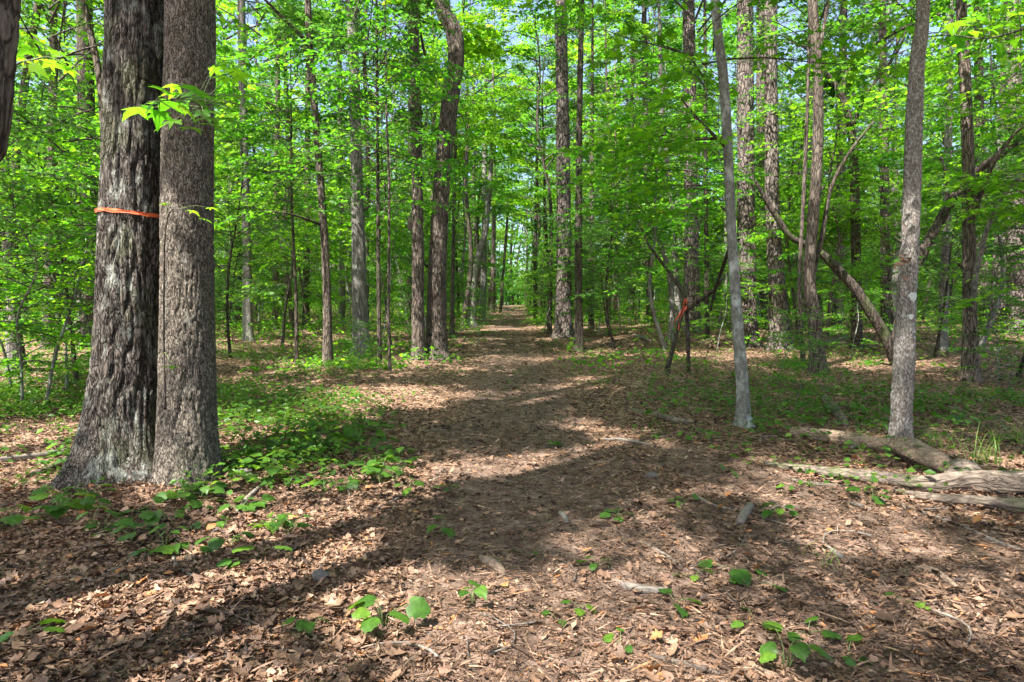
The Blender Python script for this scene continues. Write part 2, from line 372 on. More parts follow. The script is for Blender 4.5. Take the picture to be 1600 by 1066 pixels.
# ------------------------------------------------------------------ growth of leafy branches
class Leafing:
    def __init__(self, rg): self.rg = rg; self.tubes = []; self.p = []; self.d = []; self.n = []; self.s = []
    def branch(self, start, az, L, el=0.35, droop=0.25, leaf=0.085, r0=0.012, dens=1.0, first=0.2, tilt=0.7):
        rg = self.rg; t = np.linspace(0, 1, 7)
        a = az+np.cumsum(rg.normal(0, 0.10, 7))
        st = np.stack([np.cos(a), np.sin(a)], 1)*(L/6); xy = np.vstack([[0, 0], np.cumsum(st, 0)[:-1]])
        z = L*(math.tan(el)*t-droop*t*t)+rg.normal(0, 0.015*L, 7)*t
        P = np.asarray(start)+np.column_stack([xy, z])
        self.tubes.append((P, r0*0.75*(1-0.85*t), 4))
        nt = max(3, int(L*6.0*dens)); side = 1
        for i in range(nt):
            tt = first+(1-first)*(i+rg.random())/nt
            f = tt*6; k = min(5, int(f)); p = P[k]+(P[k+1]-P[k])*(f-k)
            side = -side
            ta = a[k]+side*rg.uniform(0.5, 1.15)
            tl = L*rg.uniform(0.20, 0.46)*(1.15-0.65*tt)+0.10
            self.twig(p, ta, tl, leaf, rg.uniform(-0.12, 0.22), tilt)
        self.twig(P[-1], a[-1], 0.22+0.1*L, leaf, -0.05, tilt)
        return P
    def twig(self, p, ta, tl, leaf, rise, tilt=0.7):
        rg = self.rg; dv = np.array([math.cos(ta), math.sin(ta), rise]); sag = -0.22*tl
        self.tubes.append((np.array([p, p+dv*tl*0.5+[0, 0, sag*0.25], p+dv*tl+[0, 0, sag]]), np.array([0.003, 0.002, 0.001]), 3))
        nl = int(tl/(leaf*0.62))+2
        u = (np.arange(nl)+rg.random(nl)*0.6+0.5)/nl
        pos = p+dv*tl*u[:, None]+np.column_stack([np.zeros(nl), np.zeros(nl), sag*u*u])
        la = ta+np.where(np.arange(nl) % 2 == 0, 1, -1)*rg.uniform(0.35, 1.2, nl)*(1-0.6*(u > 0.92))
        ld = np.column_stack([np.cos(la), np.sin(la), rg.normal(-0.12, 0.22, nl)])
        ln = np.column_stack([rg.normal(0, tilt, nl), rg.normal(0, tilt, nl), np.ones(nl)])
        self.p.append(pos+ld*leaf*0.25); self.d.append(ld); self.n.append(ln); self.s.append(leaf*rg.uniform(0.65, 1.25, nl))
    def meshes(self, nm, tmpl, mat, twigmat=None, clump=None):
        """clump = (frequency, threshold, size factor): leaves gather in tufts with open gaps between"""
        rg = self.rg
        p, d, nv, sz = np.vstack(self.p), np.vstack(self.d), np.vstack(self.n), np.concatenate(self.s)
        if clump:
            f, th, big = clump; c = fbm(p[:, 0]*f+31, p[:, 1]*f+7, p[:, 2]*f*1.3+3, 2)
            k = c+rg.normal(0, 0.03, len(c)) > th; p, d, nv, sz = p[k], d[k], nv[k], sz[k]*big
        tw = make_mesh(nm+"_twigs", *join([tube(P, R, n, cap=False) for P, R, n in self.tubes]), mat=twigmat or M_twig)
        cr = leaves_mesh(nm+"_leaves", p, d, nv, sz, tmpl, mat, rg)
        return tw, cr

def bent_trunk(rg, H, r, bend, n=9, rings=26, flare=0.3):
    k = np.linspace(0, 1, 6)
    C = np.column_stack([np.cumsum(rg.normal(0, bend, 6)), np.cumsum(rg.normal(0, bend, 6)), k*H]); C[:, :2] -= C[0, :2]
    tt = np.linspace(0, 1, rings)**1.35
    P = spline(C, tt); P[0, 2] -= 0.25
    R = r*(1-0.80*tt**1.1)*(1+flare*np.exp(-(tt*H)/0.35))
    def disp(th, s, rr): return rr*(1+0.10*(noise3(np.cos(th)*2+r*90, np.sin(th)*2, s*1.5)-0.5)*2)
    return tube(P, R, n, disp), lambda h: np.array([np.interp(h, P[:, 2], P[:, 0]), np.interp(h, P[:, 2], P[:, 1]), h])

def understory_kind(seed, H, r, h0, nb, Lm, leaf, mat, bark, tmpl, bend=0.16, dens=1.0):
    rg = np.random.default_rng(seed)
    tr, ax = bent_trunk(rg, H, r, bend)
    lf = Leafing(rg)
    az = rg.random()*6.28
    for i in range(nb):
        f = (i+rg.random())/nb; h = h0+(H-h0)*f**0.9
        az += 2.4+rg.normal(0, 0.5)
        L = Lm*(0.35+0.65*math.sin(math.pi*min(1, 0.25+0.72*f)))*rg.uniform(0.6, 1.15)
        lf.branch(ax(h), az, L, rg.uniform(0.0, 0.95), rg.uniform(0.1, 0.5), leaf, 0.006+0.006*L, dens)
    nm = "kind%d" % seed
    tw, cr = lf.meshes(nm, tmpl, mat, None, (1.1, 0.43, 1.15))
    return dict(trunk=make_mesh(nm+"_trunk", *tr, mat=bark, smooth=True), twigs=tw, crown=cr, H=H)
def canopy_kind(seed, H, r, h0, nb, Lm, leaf, mat, bark, bend=0.25, dens=0.8, clump=(0.62, 0.50, 1.35)):
    rg = np.random.default_rng(seed)
    tr, ax = bent_trunk(rg, H, r, bend, 11, 30)
    lf = Leafing(rg); az = rg.random()*6.28
    for i in range(nb):
        f = (i+rg.random())/nb; h = h0+(H-h0)*f
        az += 2.4+rg.normal(0, 0.6)
        L = Lm*(0.45+0.55*math.sin(math.pi*(0.2+0.75*f)))*rg.uniform(0.6, 1.2)
        P = lf.branch(ax(h), az, L, rg.uniform(0.3, 0.9), rg.uniform(0.1, 0.4), leaf, 0.012+0.012*L, dens, 0.55, 0.6)
        for j in range(5):
            q = P[rg.integers(3, 7)]
            lf.branch(q, az+rg.choice([-1, 1])*rg.uniform(0.2, 1.4), L*rg.uniform(0.22, 0.42), rg.uniform(-0.2, 0.8), 0.25, leaf, 0.012, dens*2.0, 0.1, 0.6)
    nm = "canopy%d" % seed
    tw, cr = lf.meshes(nm, T_rhomb, mat, None, clump)
    return dict(trunk=make_mesh(nm+"_trunk", *tr, mat=bark, smooth=True), twigs=tw, crown=cr, H=H)
def pine_kind(seed, H, r, h0, nb, Lm):
    rg = np.random.default_rng(seed)
    tr, ax = bent_trunk(rg, H, r, 0.12, 11, 30, 0.35)
    tubes = []; pos = []; dr = []
    for i in range(nb):
        f = (i+rg.random())/nb; h = h0+(H-h0)*f; az = rg.random()*6.28
        L = Lm*(1.05-0.75*f)*rg.uniform(0.6, 1.15); t = np.linspace(0, 1, 6)
        P = ax(h)+np.column_stack([np.cos(az)*L*t, np.sin(az)*L*t, L*(0.15*t+0.15*t*t)+rg.normal(0, 0.05, 6)])
        tubes.append((P, 0.03*(1-0.8*t), 4))
        for j in range(int(9*L)):
            q = P[rg.integers(2, 6)]+rg.normal(0, 0.22*L**0.5, 3)*[1, 1, 0.5]
            m = 26; pos.append(np.repeat(q[None], m, 0)); v = rg.normal(0, 1, (m, 3)); v[:, 2] += 0.3; dr.append(v)
    pos = np.vstack(pos); dr = np.vstack(dr)
    nd = (np.array([(-0.035, 0, 0), (0.035, 0, 0), (0, 1, 0)], float), np.array([(0, 1, 2)]))
    cr = leaves_mesh("pine%d_needles" % seed, pos, dr, rg.normal(0, 1, pos.shape), rg.uniform(0.16, 0.28, len(pos)), nd, M_needle, rg)
    return dict(trunk=make_mesh("pine%d_trunk" % seed, *tr, mat=M_pine, smooth=True),
                twigs=make_mesh("pine%d_limbs" % seed, *join([tube(P, R, n, cap=False) for P, R, n in tubes]), mat=M_twig), crown=cr, H=H)

UND = [understory_kind(11, 7.5, 0.050, 1.5, 58, 2.4, 0.095, M_leaf_yellow, M_brown, T_maple),
       understory_kind(12, 6.0, 0.040, 1.1, 56, 2.0, 0.075, M_leaf_dull, M_darkbark, T_maple),
       understory_kind(13, 9.0, 0.065, 2.2, 60, 2.7, 0.115, M_leaf, M_grey, T_oval),
       understory_kind(14, 5.0, 0.030, 0.6, 46, 1.8, 0.090, M_leaf, M_mottle, T_oval)]
CAN = [canopy_kind(21, 18.0, 0.14, 7.0, 21, 3.6, 0.14, M_canopy, M_brown),
       canopy_kind(22, 20.0, 0.16, 8.5, 22, 4.0, 0.15, M_leaf_dull, M_grey),
       canopy_kind(23, 16.0, 0.11, 5.5, 21, 3.2, 0.13, M_leaf_yellow, M_darkbark)]
SHADE = canopy_kind(24, 18.0, 0.15, 7.5, 26, 3.8, 0.13, M_canopy, M_brown, dens=1.7, clump=(0.45, 0.575, 1.4))
PIN = [pine_kind(31, 22.0, 0.16, 12.0, 36, 3.4), pine_kind(32, 20.0, 0.13, 10.0, 34, 3.0)]

def plant_tree(kind, name, x, y, rotz, scale, label, group, dz=-0.03, cat='tree', parts=('trunk', 'twigs', 'crown')):
    t = thing(name, label, cat, (x, y, gz1(x, y)+dz), rotz, group, scale)
    if 'trunk' in parts: obj('trunk', kind['trunk'], t)
    if 'twigs' in parts: obj('limbs', kind['twigs'], t, kind='stuff')
    if 'crown' in parts: obj('crown', kind['crown'], t, kind='stuff')
    return t

# ------------------------------------------------------------------ ground and path
def axis(lo, hi, dense_lo, dense_hi, step, grow=1.09):
    a = list(np.arange(dense_lo, dense_hi, step)); s = step
    while a[-1] < hi: s *= grow; a.append(a[-1]+s)
    s = step
    while a[0] > lo: s *= grow; a.insert(0, a[0]-s)
    return np.array(a)
def grid_faces(nx, ny):
    i = np.arange(ny-1)[:, None]*nx+np.arange(nx-1)[None]
    return np.stack([i, i+1, i+nx+1, i+nx], -1).reshape(-1, 4)
def bare(x, y):
    """how much soil shows: the trodden way and the side track that comes in from the side"""
    d = np.abs(x-path_x(y)); b = 1-sstep(0.45, 1.25, d+0.9*(fbm(x*1.3, y*1.3, 7.0)-0.5))
    tx = 1.45+(6.6-y)*0.42; b2 = (1-sstep(0.15, 0.75, np.abs(x-tx)+0.5*(fbm(x*1.7+9, y*1.7, 2.0)-0.5)))*sstep(7.4, 6.2, y)
    b3 = sstep(7.0, 3.5, y)*(1-sstep(0.8, 2.4, np.abs(x-1.1)+0.9*(fbm(x*1.1+4, y*1.1, 5.0)-0.5)))*0.85
    return np.clip(np.maximum(np.maximum(b, b2), b3), 0, 1)*(1-0.55*sstep(6, 14, y))
xs = axis(-420, 420, -7, 7, 0.075); ys = axis(-60, 500, 1.6, 15, 0.075, 1.05)
X, Y = np.meshgrid(xs, ys)
GV = np.column_stack([X.ravel(), Y.ravel(), gz(X, Y).ravel()])
ground = obj('ground', make_mesh('ground', GV, None, grid_faces(len(xs), len(ys)), M_ground, bare(X, Y).ravel(), True), kind='structure')
ground['label'] = 'forest floor of brown leaf litter and bare soil'
py_ = axis(2.2, 112, 2.2, 16, 0.09, 1.03); py_ = py_[py_ >= 2.2]; ks = np.linspace(-1, 1, 23)
K, PY = np.meshgrid(ks, py_)
wd = 0.85+0.25*(fbm(PY*0.9, K*0+3, 1.0)-0.5)*2*np.abs(K)+0.12*np.sin(PY*0.8)
PX = path_x(PY)+K*wd
PV = np.column_stack([PX.ravel(), PY.ravel(), (gz(PX, PY)+0.008*(1-K**4)-0.004).ravel()])
path = obj('path', make_mesh('path', PV, None, grid_faces(len(ks), len(py_)), M_ground, np.clip(bare(PX, PY)+0.1, 0, 1).ravel(), True), kind='structure')
path['label'] = 'trodden earth trail running between the trees'

# dead leaves on the ground
def litter(n, rg, ylo, yhi, smin, smax, keep):
    y = ylo*(yhi/ylo)**rg.random(n); x = (rg.random(n)*2-1)*(y*0.80+0.6)
    k = rg.random(n) < keep(x, y); return x[k], y[k], rg.uniform(smin, smax, n)[k]
rgl = np.random.default_rng(3)
a = litter(115000, rgl, 2.2, 26, 0.016, 0.050, lambda x, y: 1-(0.88-0.35*sstep(4.5, 7, y))*bare(x, y))
b = litter(110000, rgl, 2.2, 22, 0.007, 0.024, lambda x, y: 0.40+0.60*bare(x, y))
c_ = litter(30000, rgl, 18, 75, 0.05, 0.11, lambda x, y: 1-0.5*bare(x, y))
whole = litter(16000, rgl, 2.2, 16, 0.038, 0.078, lambda x, y: 1-(0.92-0.4*sstep(4.5, 7, y))*bare(x, y))
shred = litter(50000, rgl, 2.2, 12, 0.035, 0.10, lambda x, y: 0.6+0.4*bare(x, y))
T_shred = (np.array([(-0.035, 0, 0), (0.035, 0, 0.01), (0.03, 1, 0.02), (-0.02, 0.55, 0.05)], float), np.array([(0, 1, 2), (0, 2, 3)]))
def lay(name, sets, tmpl, tilt, bright, aspect, jag):
    LX, LY, LS = (np.concatenate(t) for t in zip(*sets)); n = len(LX)
    LZ = gz(LX, LY)+0.003+rgl.random(n)**2*0.022; ang = rgl.random(n)*6.283
    # the mat of litter is darker and damper in some drifts than in others
    drift = fbm(LX*1.4+5, LY*1.4, 6.0)
    tint = np.clip(rgl.beta(1.15, 1.7, n)*bright+(drift-0.5)*0.5, 0, 0.97); tint = np.where(rgl.random(n) < 0.02, 1.0, tint)
    TV, TT = tmpl
    return leaves_mesh(name, np.column_stack([LX, LY, LZ]), np.column_stack([np.cos(ang), np.sin(ang), rgl.normal(0, 0.2, n)]),
                       np.column_stack([rgl.normal(0, tilt, n), rgl.normal(0, tilt, n), np.ones(n)]), LS, tmpl, M_dead, rgl, tint, aspect, jag)
lo = obj('leaf_litter', lay('leaf_litter', [a, b, c_], T_dead, 0.5, 0.95, 0.40, 0.10), kind='stuff'); tag(lo, 'carpet of dry brown fallen leaves over the forest floor', 'leaf litter')
obj('curled_leaves', lay('curled_leaves', [whole], T_deadoak, 0.4, 0.9, 0.30, 0.05), lo, kind='stuff')
obj('shreds', lay('shreds', [shred], T_shred, 0.3, 1.0, 0.35, 0.01), lo, kind='stuff')
dead_me = []
for k in range(10):
    V, T = T_deadoak if k % 2 == 0 else T_oval
    V = V*(1+rgl.normal(0, 0.10, V.shape)); V = V.copy(); V[:, 2] += 0.35*V[:, 0]**2*rgl.uniform(-1, 2.5)+0.25*(V[:, 1]-0.5)**2*rgl.uniform(-0.5, 2)
    dead_me.append(make_mesh('dead_leaf', V, T, None, M_dead, np.full(len(V), [0.25, 0.45, 0.55, 0.65, 0.35, 0.4, 0.2, 1.0, 0.6, 0.5][k])))
for i in range(290):
    while True:
        y = 2.5*(5.5/2.5)**rgl.random(); x = (rgl.random()*2-1)*y*0.76
        if rgl.random() > 0.75*float(bare(np.array(x), np.array(y))): break
    o = obj('dead_leaf', dead_me[i % 10], ground, (x, y, gz1(x, y)+0.02), (rgl.normal(0, 0.3), rgl.normal(0, 0.3), rgl.random()*6.28), rgl.uniform(0.045, 0.085))

# ------------------------------------------------------------------ trees seen one by one in the photograph
HERO = {}      # key -> (root, centre line with radius, base point)
hero_xy = []; SKIN = {}
def hero(key, name, label, base, pts, bark, H=16.0, n=20, rings=90, rough=0.10, flare=0.28, flare_h=0.16, fissure=None, crown=None, crown_s=1.0,
         cat='tree', group=None, vis=None, tip=0.12, depth_lean=0.0, flare_fn=None):
    """pts: (u, v, width px) up the trunk, first one at the ground"""
    B = on_ground(*base); D = B[1]
    C = []
    for (u, v, w) in pts:
        p = at_depth(u, v, D+depth_lean*max(0, (base[1]-v)/FPX*D)); C.append([*p, w/2/FPX*p[1]])
    C = np.array(C); C[0, :3] = B-[0, 0, 0.02]
    # carry the trunk on above the picture
    if H is not None and C[-1, 2] < H+B[2]:
        d = C[-1, :3]-C[-2, :3]; d = d/np.linalg.norm(d); d = d*0.5+np.array([0, 0, 0.5]); 
        top = B[2]+H; q = C[-1, :3]; r = C[-1, 3]
        for f in (0.35, 0.7, 1.0):
            L = (top-q[2])*f; C = np.vstack([C, [*(q+d/d[2]*L*np.array([0.6, 0.6, 1])), max(0.012, r*(1-f)+r*tip*f)]])
    below = C[0].copy(); below[2] -= 0.30; C = np.vstack([below, C])
    Hh = C[-1, 2]-C[0, 2]
    if vis:    # most rings in the part the picture shows
        f = min(0.9, vis/Hh); tt = np.concatenate([np.linspace(0, f, int(rings*0.9), endpoint=False), np.linspace(f, 1, max(4, int(rings*0.1)))])
    else: tt = np.linspace(0, 1, rings)**1.2
    S = spline(C, tt)
    seed = (abs(hash_key(key)) % 97)*1.7
    zb = B[2]
    def disp(th, s, rr):
        z = np.repeat(S[:, 2][:, None], th.shape[1], 1)-zb
        cx, cy_ = np.cos(th), np.sin(th)
        k = 1+rough*2*(fbm(cx*1.6+seed, cy_*1.6, z*1.1, 3)-0.5)
        lob = 0.35+0.8*noise3(cx*1.7+seed*3, cy_*1.7+4, 0.5)+0.55*np.maximum(0, np.sin(th*5+seed+1.2*noise3(cx*2, cy_*2, seed)))
        fl = np.exp(-np.maximum(z, -0.1)/flare_h)
        k = k+flare*fl*lob
        if flare_fn is not None: k = k+flare_fn(th, z)
        r = rr*k
        if fissure:
            amp, fr, st = fissure
            r0 = rr*1.0
            w = fbm(cx*r0*fr*0.5+seed, cy_*r0*fr*0.5, z*fr/st*0.7, 2)*1.4
            a = noise3(cx*r0*fr+seed+w, cy_*r0*fr+w, z*fr/st)
            b_ = noise3(cx*r0*fr*2.3+seed, cy_*r0*fr*2.3, z*fr*2.3/(st*0.6))
            rid = 1-np.abs(2*a-1); rid2 = 1-np.abs(2*b_-1)
            r = r+amp*(0.9-1.9*np.clip(rid-0.70, 0, 1)*3.3-0.5*rid2+0.35*noise3(cx*r0*70, cy_*r0*70, z*40))
        return r
    V, t, q = tube(S[:, :3], S[:, 3], n, disp)
    root = thing(name, label, cat, B, group=group)
    obj('trunk', make_mesh(key+'_trunk', V-B, t, q, bark, None, True), root); SKIN[key] = V
    HERO[key] = (root, S, B); hero_xy.append((B[0], B[1], 0.6 if S[:, 3].max() < 0.1 else 1.0))
    if crown is not None:
        top = S[np.argmin(np.abs(S[:, 2]-(B[2]+H*0.75)))]
        s = crown_s*H/crown['H']
        if crown['H'] < 10: s = min(s, 1.0)*0.95
        lift = H-crown['H']*s
        for nm, k in (('limbs', 'twigs'), ('crown', 'crown')):
            obj(nm, crown[k], root, (top[0]-B[0], top[1]-B[1], lift), (0, 0, (hash_key(key) % 628)/100), s, kind='stuff')
    return root
def hash_key(s):
    h = 0
    for ch in s: h = (h*131+ord(ch)) % 1000003
    return h
def limb(key, pts, bark, n=8, name='branch', rings=30, depth=0.0, leaf=0.0, rg=None, lab=None):
    """a limb of a tree, drawn at the tree's own depth; pts (u, v, width px, extra depth)"""
    root, S, B = HERO[key]; C = []
    for p in pts:
        q = at_depth(p[0], p[1], B[1]+(p[3] if len(p) > 3 else 0)); C.append([*q, p[2]/2/FPX*q[1]])
    T = spline(np.array(C), rings)
    sd = hash_key(key)*0.01
    def disp(th, s, rr): return rr*(1+0.3*(fbm(np.cos(th)+sd, np.sin(th), s*4.0, 2)-0.5))
    o = obj(name, make_mesh(name, *(lambda a: (a[0]-B, a[1], a[2]))(tube(T[:, :3], T[:, 3], n, disp)), mat=bark, smooth=True), root)
    return T, o
def leafy(key, starts, leaf=0.085, tmpl=None, mat=None, seed=1, dens=1.0):
    """leaf sprays on a tree: starts = (u, v, extra depth, azimuth deg, length)"""
    root, S, B = HERO[key]; rg = np.random.default_rng(seed); lf = Leafing(rg)
    for (u, v, dd, az, L) in starts:
        lf.branch(at_depth(u, v, B[1]+dd)-B, math.radians(az), L, rg.uniform(0.1, 0.4), rg.uniform(0.2, 0.4), leaf, 0.008, dens, 0.12)
    tw, cr = lf.meshes(key+'_spray', tmpl or T_maple, mat or M_leaf)
    obj('spray_twigs', tw, root, kind='stuff'); obj('leaf_sprays', cr, root, kind='stuff')
def on_trunk(key, v):
    root, S, B = HERO[key]
    vv = 533-FPX*((S[:, :3]-[0, 0, CAM_H])@UP)/((S[:, :3]-[0, 0, CAM_H])@FWD)
    k = np.argmin(np.abs(vv-v)); return S[k], B

# the pair of big trunks
hero('oak_a', 'oak_tree', 'big dark furrowed trunk with an orange ribbon tied round it', (198, 738),
     [(200, 738, 118), (200, 640, 108), (205, 500, 98), (208, 333, 93), (212, 150, 91), (215, 0, 89)], M_oakdark, H=19, n=190, rings=420, vis=4.9,
     rough=0.10, flare=0.28, flare_h=0.30, fissure=(0.013, 23, 7.0), crown=SHADE,
     flare_fn=lambda th, z: 0.62*np.exp(-np.maximum(z, 0)/0.30)*np.exp(-((np.mod(th-2.75+math.pi, 2*math.pi)-math.pi)/0.55)**2)
                          + 0.5*np.exp(-np.maximum(z, 0)/0.2)*np.exp(-((np.mod(th-4.0+math.pi, 2*math.pi)-math.pi)/0.35)**2))
hero('oak_b', 'oak_tree', 'grey brown fine fissured trunk growing against the ribboned trunk', (293, 750),
     [(294, 750, 92), (293, 650, 84), (293, 500, 78), (293, 333, 75), (295, 150, 72), (297, 0, 70)], M_oak, H=18, n=170, rings=420, vis=4.9,
     rough=0.05, flare=0.22, flare_h=0.16, fissure=(0.007, 38, 3.4), crown=CAN[0])
hero('corner', 'leaning_tree', 'thick brown trunk leaning over the path edge, base out of sight', (-250, 1010),
     [(-250, 1010, 120), (-190, 700, 108), (-122, 400, 100), (-73, 190, 95), (-26, 0, 91)], M_brown, H=20, n=90, rings=240, vis=4.0, rough=0.02,
     fissure=(0.005, 34, 4.0), crown=SHADE)
# left half
hero('l20', 'maple_tree', 'pale trunk standing among bright shrubs behind the big pair', (22, 585), [(22, 585, 20), (18, 470, 17), (10, 330, 15), (5, 200, 13), (0, 0, 12)], M_grey, crown=CAN[2])
hero('l35', 'maple_tree', 'brown trunk leaning away from the pale trunk beside it', (34, 580), [(34, 580, 17), (24, 480, 13), (22, 300, 12), (40, 120, 11), (60, 0, 10)], M_brown, crown=UND[2], crown_s=0.8, H=12)
hero('l150', 'sapling', 'slender curved sapling rising past the ribboned trunk', (176, 640), [(176, 640, 12), (170, 400, 11), (165, 250, 11), (155, 120, 10), (132, 0, 9)], M_brown, H=9, crown=UND[0])
hero('l388', 'maple_tree', 'grey straight trunk standing alone beyond the ground cover', (388, 532), [(388, 532, 17), (386, 400, 13), (381, 200, 12), (377, 0, 11)], M_grey, H=20, crown=CAN[1])
hero('l511', 'maple_tree', 'slim brown trunk curving gently, with a side limb near its top', (512, 571), [(512, 571, 16), (511, 470, 13), (506, 360, 12), (495, 210, 11), (487, 110, 11), (481, 0, 10)], M_brown, H=15, n=16, crown=UND[2])
limb('l511', [(488, 75, 7), (462, 48, 6, -0.3), (430, 16, 5, -0.7), (395, -20, 4, -1.0)], M_brown)
limb('l511', [(502, 352, 5), (480, 343, 4, -0.4), (450, 334, 3, -0.8), (424, 331, 2, -1.0)], M_darkbark)
leafy('l511', [(430, 16, -0.7, 200, 1.6), (470, 130, -0.4, 210, 1.7), (460, 190, 0, 190, 1.6), (430, 330, -1.0, 180, 0.9), (490, 230, 0, 330, 1.2), (485, 60, 0, 20, 1.5), (450, 80, -0.5, 190, 1.5), (440, 120, -0.5, 230, 1.5), (470, 160, -0.3, 170, 1.7), (490, 180, 0, 340, 1.5), (430, 200, -0.3, 200, 1.4), (490, 290, 0, 200, 1.2)], seed=51)
hero('l565', 'tulip_tree', 'pale peeling trunk with a lumpy flared base', (565, 554), [(566, 554, 29), (563, 500, 24), (560, 380, 20), (557, 250, 18), (553, 100, 16), (550, 0, 15)], M_grey, H=22, n=26, crown=CAN[1], flare=0.3, fissure=(0.008, 16, 7))
hero('l592', 'sapling', 'thin dark pole sapling beside the pale peeling trunk', (593, 566), [(593, 566, 7), (591, 400, 6), (590, 200, 5), (588, 0, 4)], M_darkbark, H=8.5, n=8, crown=UND[1], crown_s=0.7)
hero('l609', 'sapling', 'wiry sapling between pale trunk and brown twin trunks', (609, 580), [(609, 580, 5), (607, 450, 4), (608, 300, 4), (604, 180, 3)], M_brown, H=7, n=8, crown=UND[3], crown_s=0.7)
hero('l654', 'oak_tree', 'straight brown trunk touching its thicker curved neighbour', (654, 562), [(655, 562, 22), (653, 470, 19), (652, 300, 17), (649, 120, 16), (645, 0, 15)], M_brown, H=20, n=22, crown=CAN[0], fissure=(0.006, 22, 5))
hero('l680', 'oak_tree', 'thick dark trunk that bows outward then back at the path', (682, 561), [(682, 561, 36), (682, 500, 30), (684, 400, 27), (691, 280, 25), (703, 160, 26), (713, 85, 25), (706, 40, 25), (690, 0, 23)], M_brown, H=19, n=28, rings=120, crown=CAN[2], flare=0.5, fissure=(0.012, 14, 5))
hero('l736', 'oak_tree', 'scarred grey trunk on the path verge, leaning to the trail', (738, 510), [(738, 510, 14), (739, 450, 12), (748, 400, 11), (760, 350, 9), (768, 240, 7)], M_grey, H=16, n=14, crown=CAN[2], crown_s=0.8)
hero('l753', 'oak_tree', 'short grey brown trunk close behind the scarred one', (753, 502), [(753, 502, 12), (756, 420, 9), (757, 300, 8), (758, 150, 7)], M_grey, H=17, n=14, crown=CAN[0], crown_s=0.8)
hero('l770', 'oak_tree', 'dark upright trunk well along the trail verge', (769, 489), [(769, 489, 9), (771, 400, 7), (772, 200, 6)], M_brown, H=22, n=12, crown=CAN[1], crown_s=0.8)
hero('l783', 'sapling', 'thin leaning pole at the bend of the trail', (782, 489), [(782, 489, 5), (786, 430, 4), (792, 350, 4)], M_darkbark, H=14, n=8, crown=UND[2], crown_s=0.7)
hero('l705', 'sapling', 'thin brown sapling behind the bowed trunk', (706, 525), [(706, 525, 8), (708, 400, 6), (712, 200, 5)], M_brown, H=11, n=10, crown=UND[0], crown_s=0.8)
hero('l465', 'sapling', 'green mossy pole sapling standing in ground cover', (464, 571), [(464, 571, 6), (462, 450, 5), (456, 320, 4), (455, 200, 3)], M_darkbark, H=7.5, n=8, crown=UND[3], crown_s=0.8)
# right half
hero('r880', 'pine_tree', 'stout pine with pale flared foot beside the trail', (881, 528), [(881, 528, 32), (881, 490, 26), (881, 400, 23), (880, 250, 21), (876, 0, 18)], M_pine, H=24, n=26, crown=PIN[0], flare=0.45, fissure=(0.012, 14, 3))
hero('r904', 'maple_tree', 'slender dark trunk with a bare pale scar beside the pine', (905, 550), [(905, 550, 17), (904, 480, 13), (904, 350, 11), (906, 150, 9), (909, 0, 8)], M_darkbark, H=16, n=14, crown=UND[2])
leafy('r904', [(905, 300, 0, 180, 1.9), (905, 330, 0, 20, 1.8), (905, 250, 0, 250, 1.6), (905, 210, 0, 300, 1.7), (905, 360, 0, 220, 1.4), (906, 150, 0, 200, 1.8), (906, 120, 0, 10, 1.6), (906, 60, 0, 300, 2.0), (905, 280, 0, 200, 2.2), (905, 310, 0, 330, 2.2), (905, 390, 0, 190, 1.6), (905, 230, 0, 10, 2.0), (905, 90, 0, 180, 2.2), (906, 180, 0, 350, 2.2), (905, 340, 0, 270, 2.0), (905, 400, 0, 350, 1.5)], seed=52)
hero('r925', 'maple_tree', 'reddish brown trunk in shade behind the dark slender one', (924, 515), [(924, 515, 9), (924, 400, 8), (925, 250, 7)], M_brown, H=17, n=12, crown=CAN[2], crown_s=0.7)
hero('r838', 'maple_tree', 'small dark trunk where the trail passes out of sight', (837, 505), [(837, 505, 8), (836, 420, 6), (838, 300, 5)], M_darkbark, H=15, n=10, crown=CAN[0], crown_s=0.7)
hero('r963', 'dead_snag', 'pale barkless trunk lit low down among shaded saplings', (963, 502), [(963, 502, 11), (963, 440, 9), (962, 380, 8)], M_log, H=13, n=12)
hero('r1015', 'pine_tree', 'thin dark pine with pale foot across the clearing', (1016, 505), [(1016, 505, 14), (1015, 440, 11), (1011, 300, 10), (1007, 100, 9)], M_pine, H=24, n=14, crown=PIN[1], crown_s=0.8)
hero('r1050', 'maple_tree', 'pale slanting trunk behind the arching sapling', (1060, 512), [(1060, 512, 11), (1054, 400, 10), (1045, 280, 9), (1035, 190, 8)], M_grey, H=19, n=12, crown=CAN[0], crown_s=0.7)
hero('r1080', 'pine_tree', 'tall brown pine behind the red taped sapling', (1082, 520), [(1082, 520, 26), (1081, 420, 23), (1079, 250, 21), (1076, 0, 18)], M_pine, H=25, n=20, crown=PIN[0])
hero('r1166', 'pine_tree', 'stout dark plated pine close behind the mottled grey trunk', (1169, 541), [(1169, 541, 35), (1167, 480, 29), (1166, 300, 26), (1164, 0, 23)], M_pine, H=25, n=28, crown=PIN[1], flare=0.3, fissure=(0.014, 13, 2.6))
hero('r1195', 'pine_tree', 'pale sunlit pine between two dark pines', (1196, 512), [(1196, 512, 22), (1194, 420, 19), (1191, 250, 17), (1190, 0, 15)], M_pine, H=26, n=20, crown=PIN[0], crown_s=0.9)
hero('r1215', 'pine_tree', 'dark pine whose foot leans outward, past the pale pine', (1219, 546), [(1219, 546, 36), (1217, 500, 31), (1213, 430, 24), (1207, 330, 21), (1205, 150, 19), (1204, 0, 18)], M_pine, H=25, n=26, crown=PIN[1], fissure=(0.012, 14, 3))
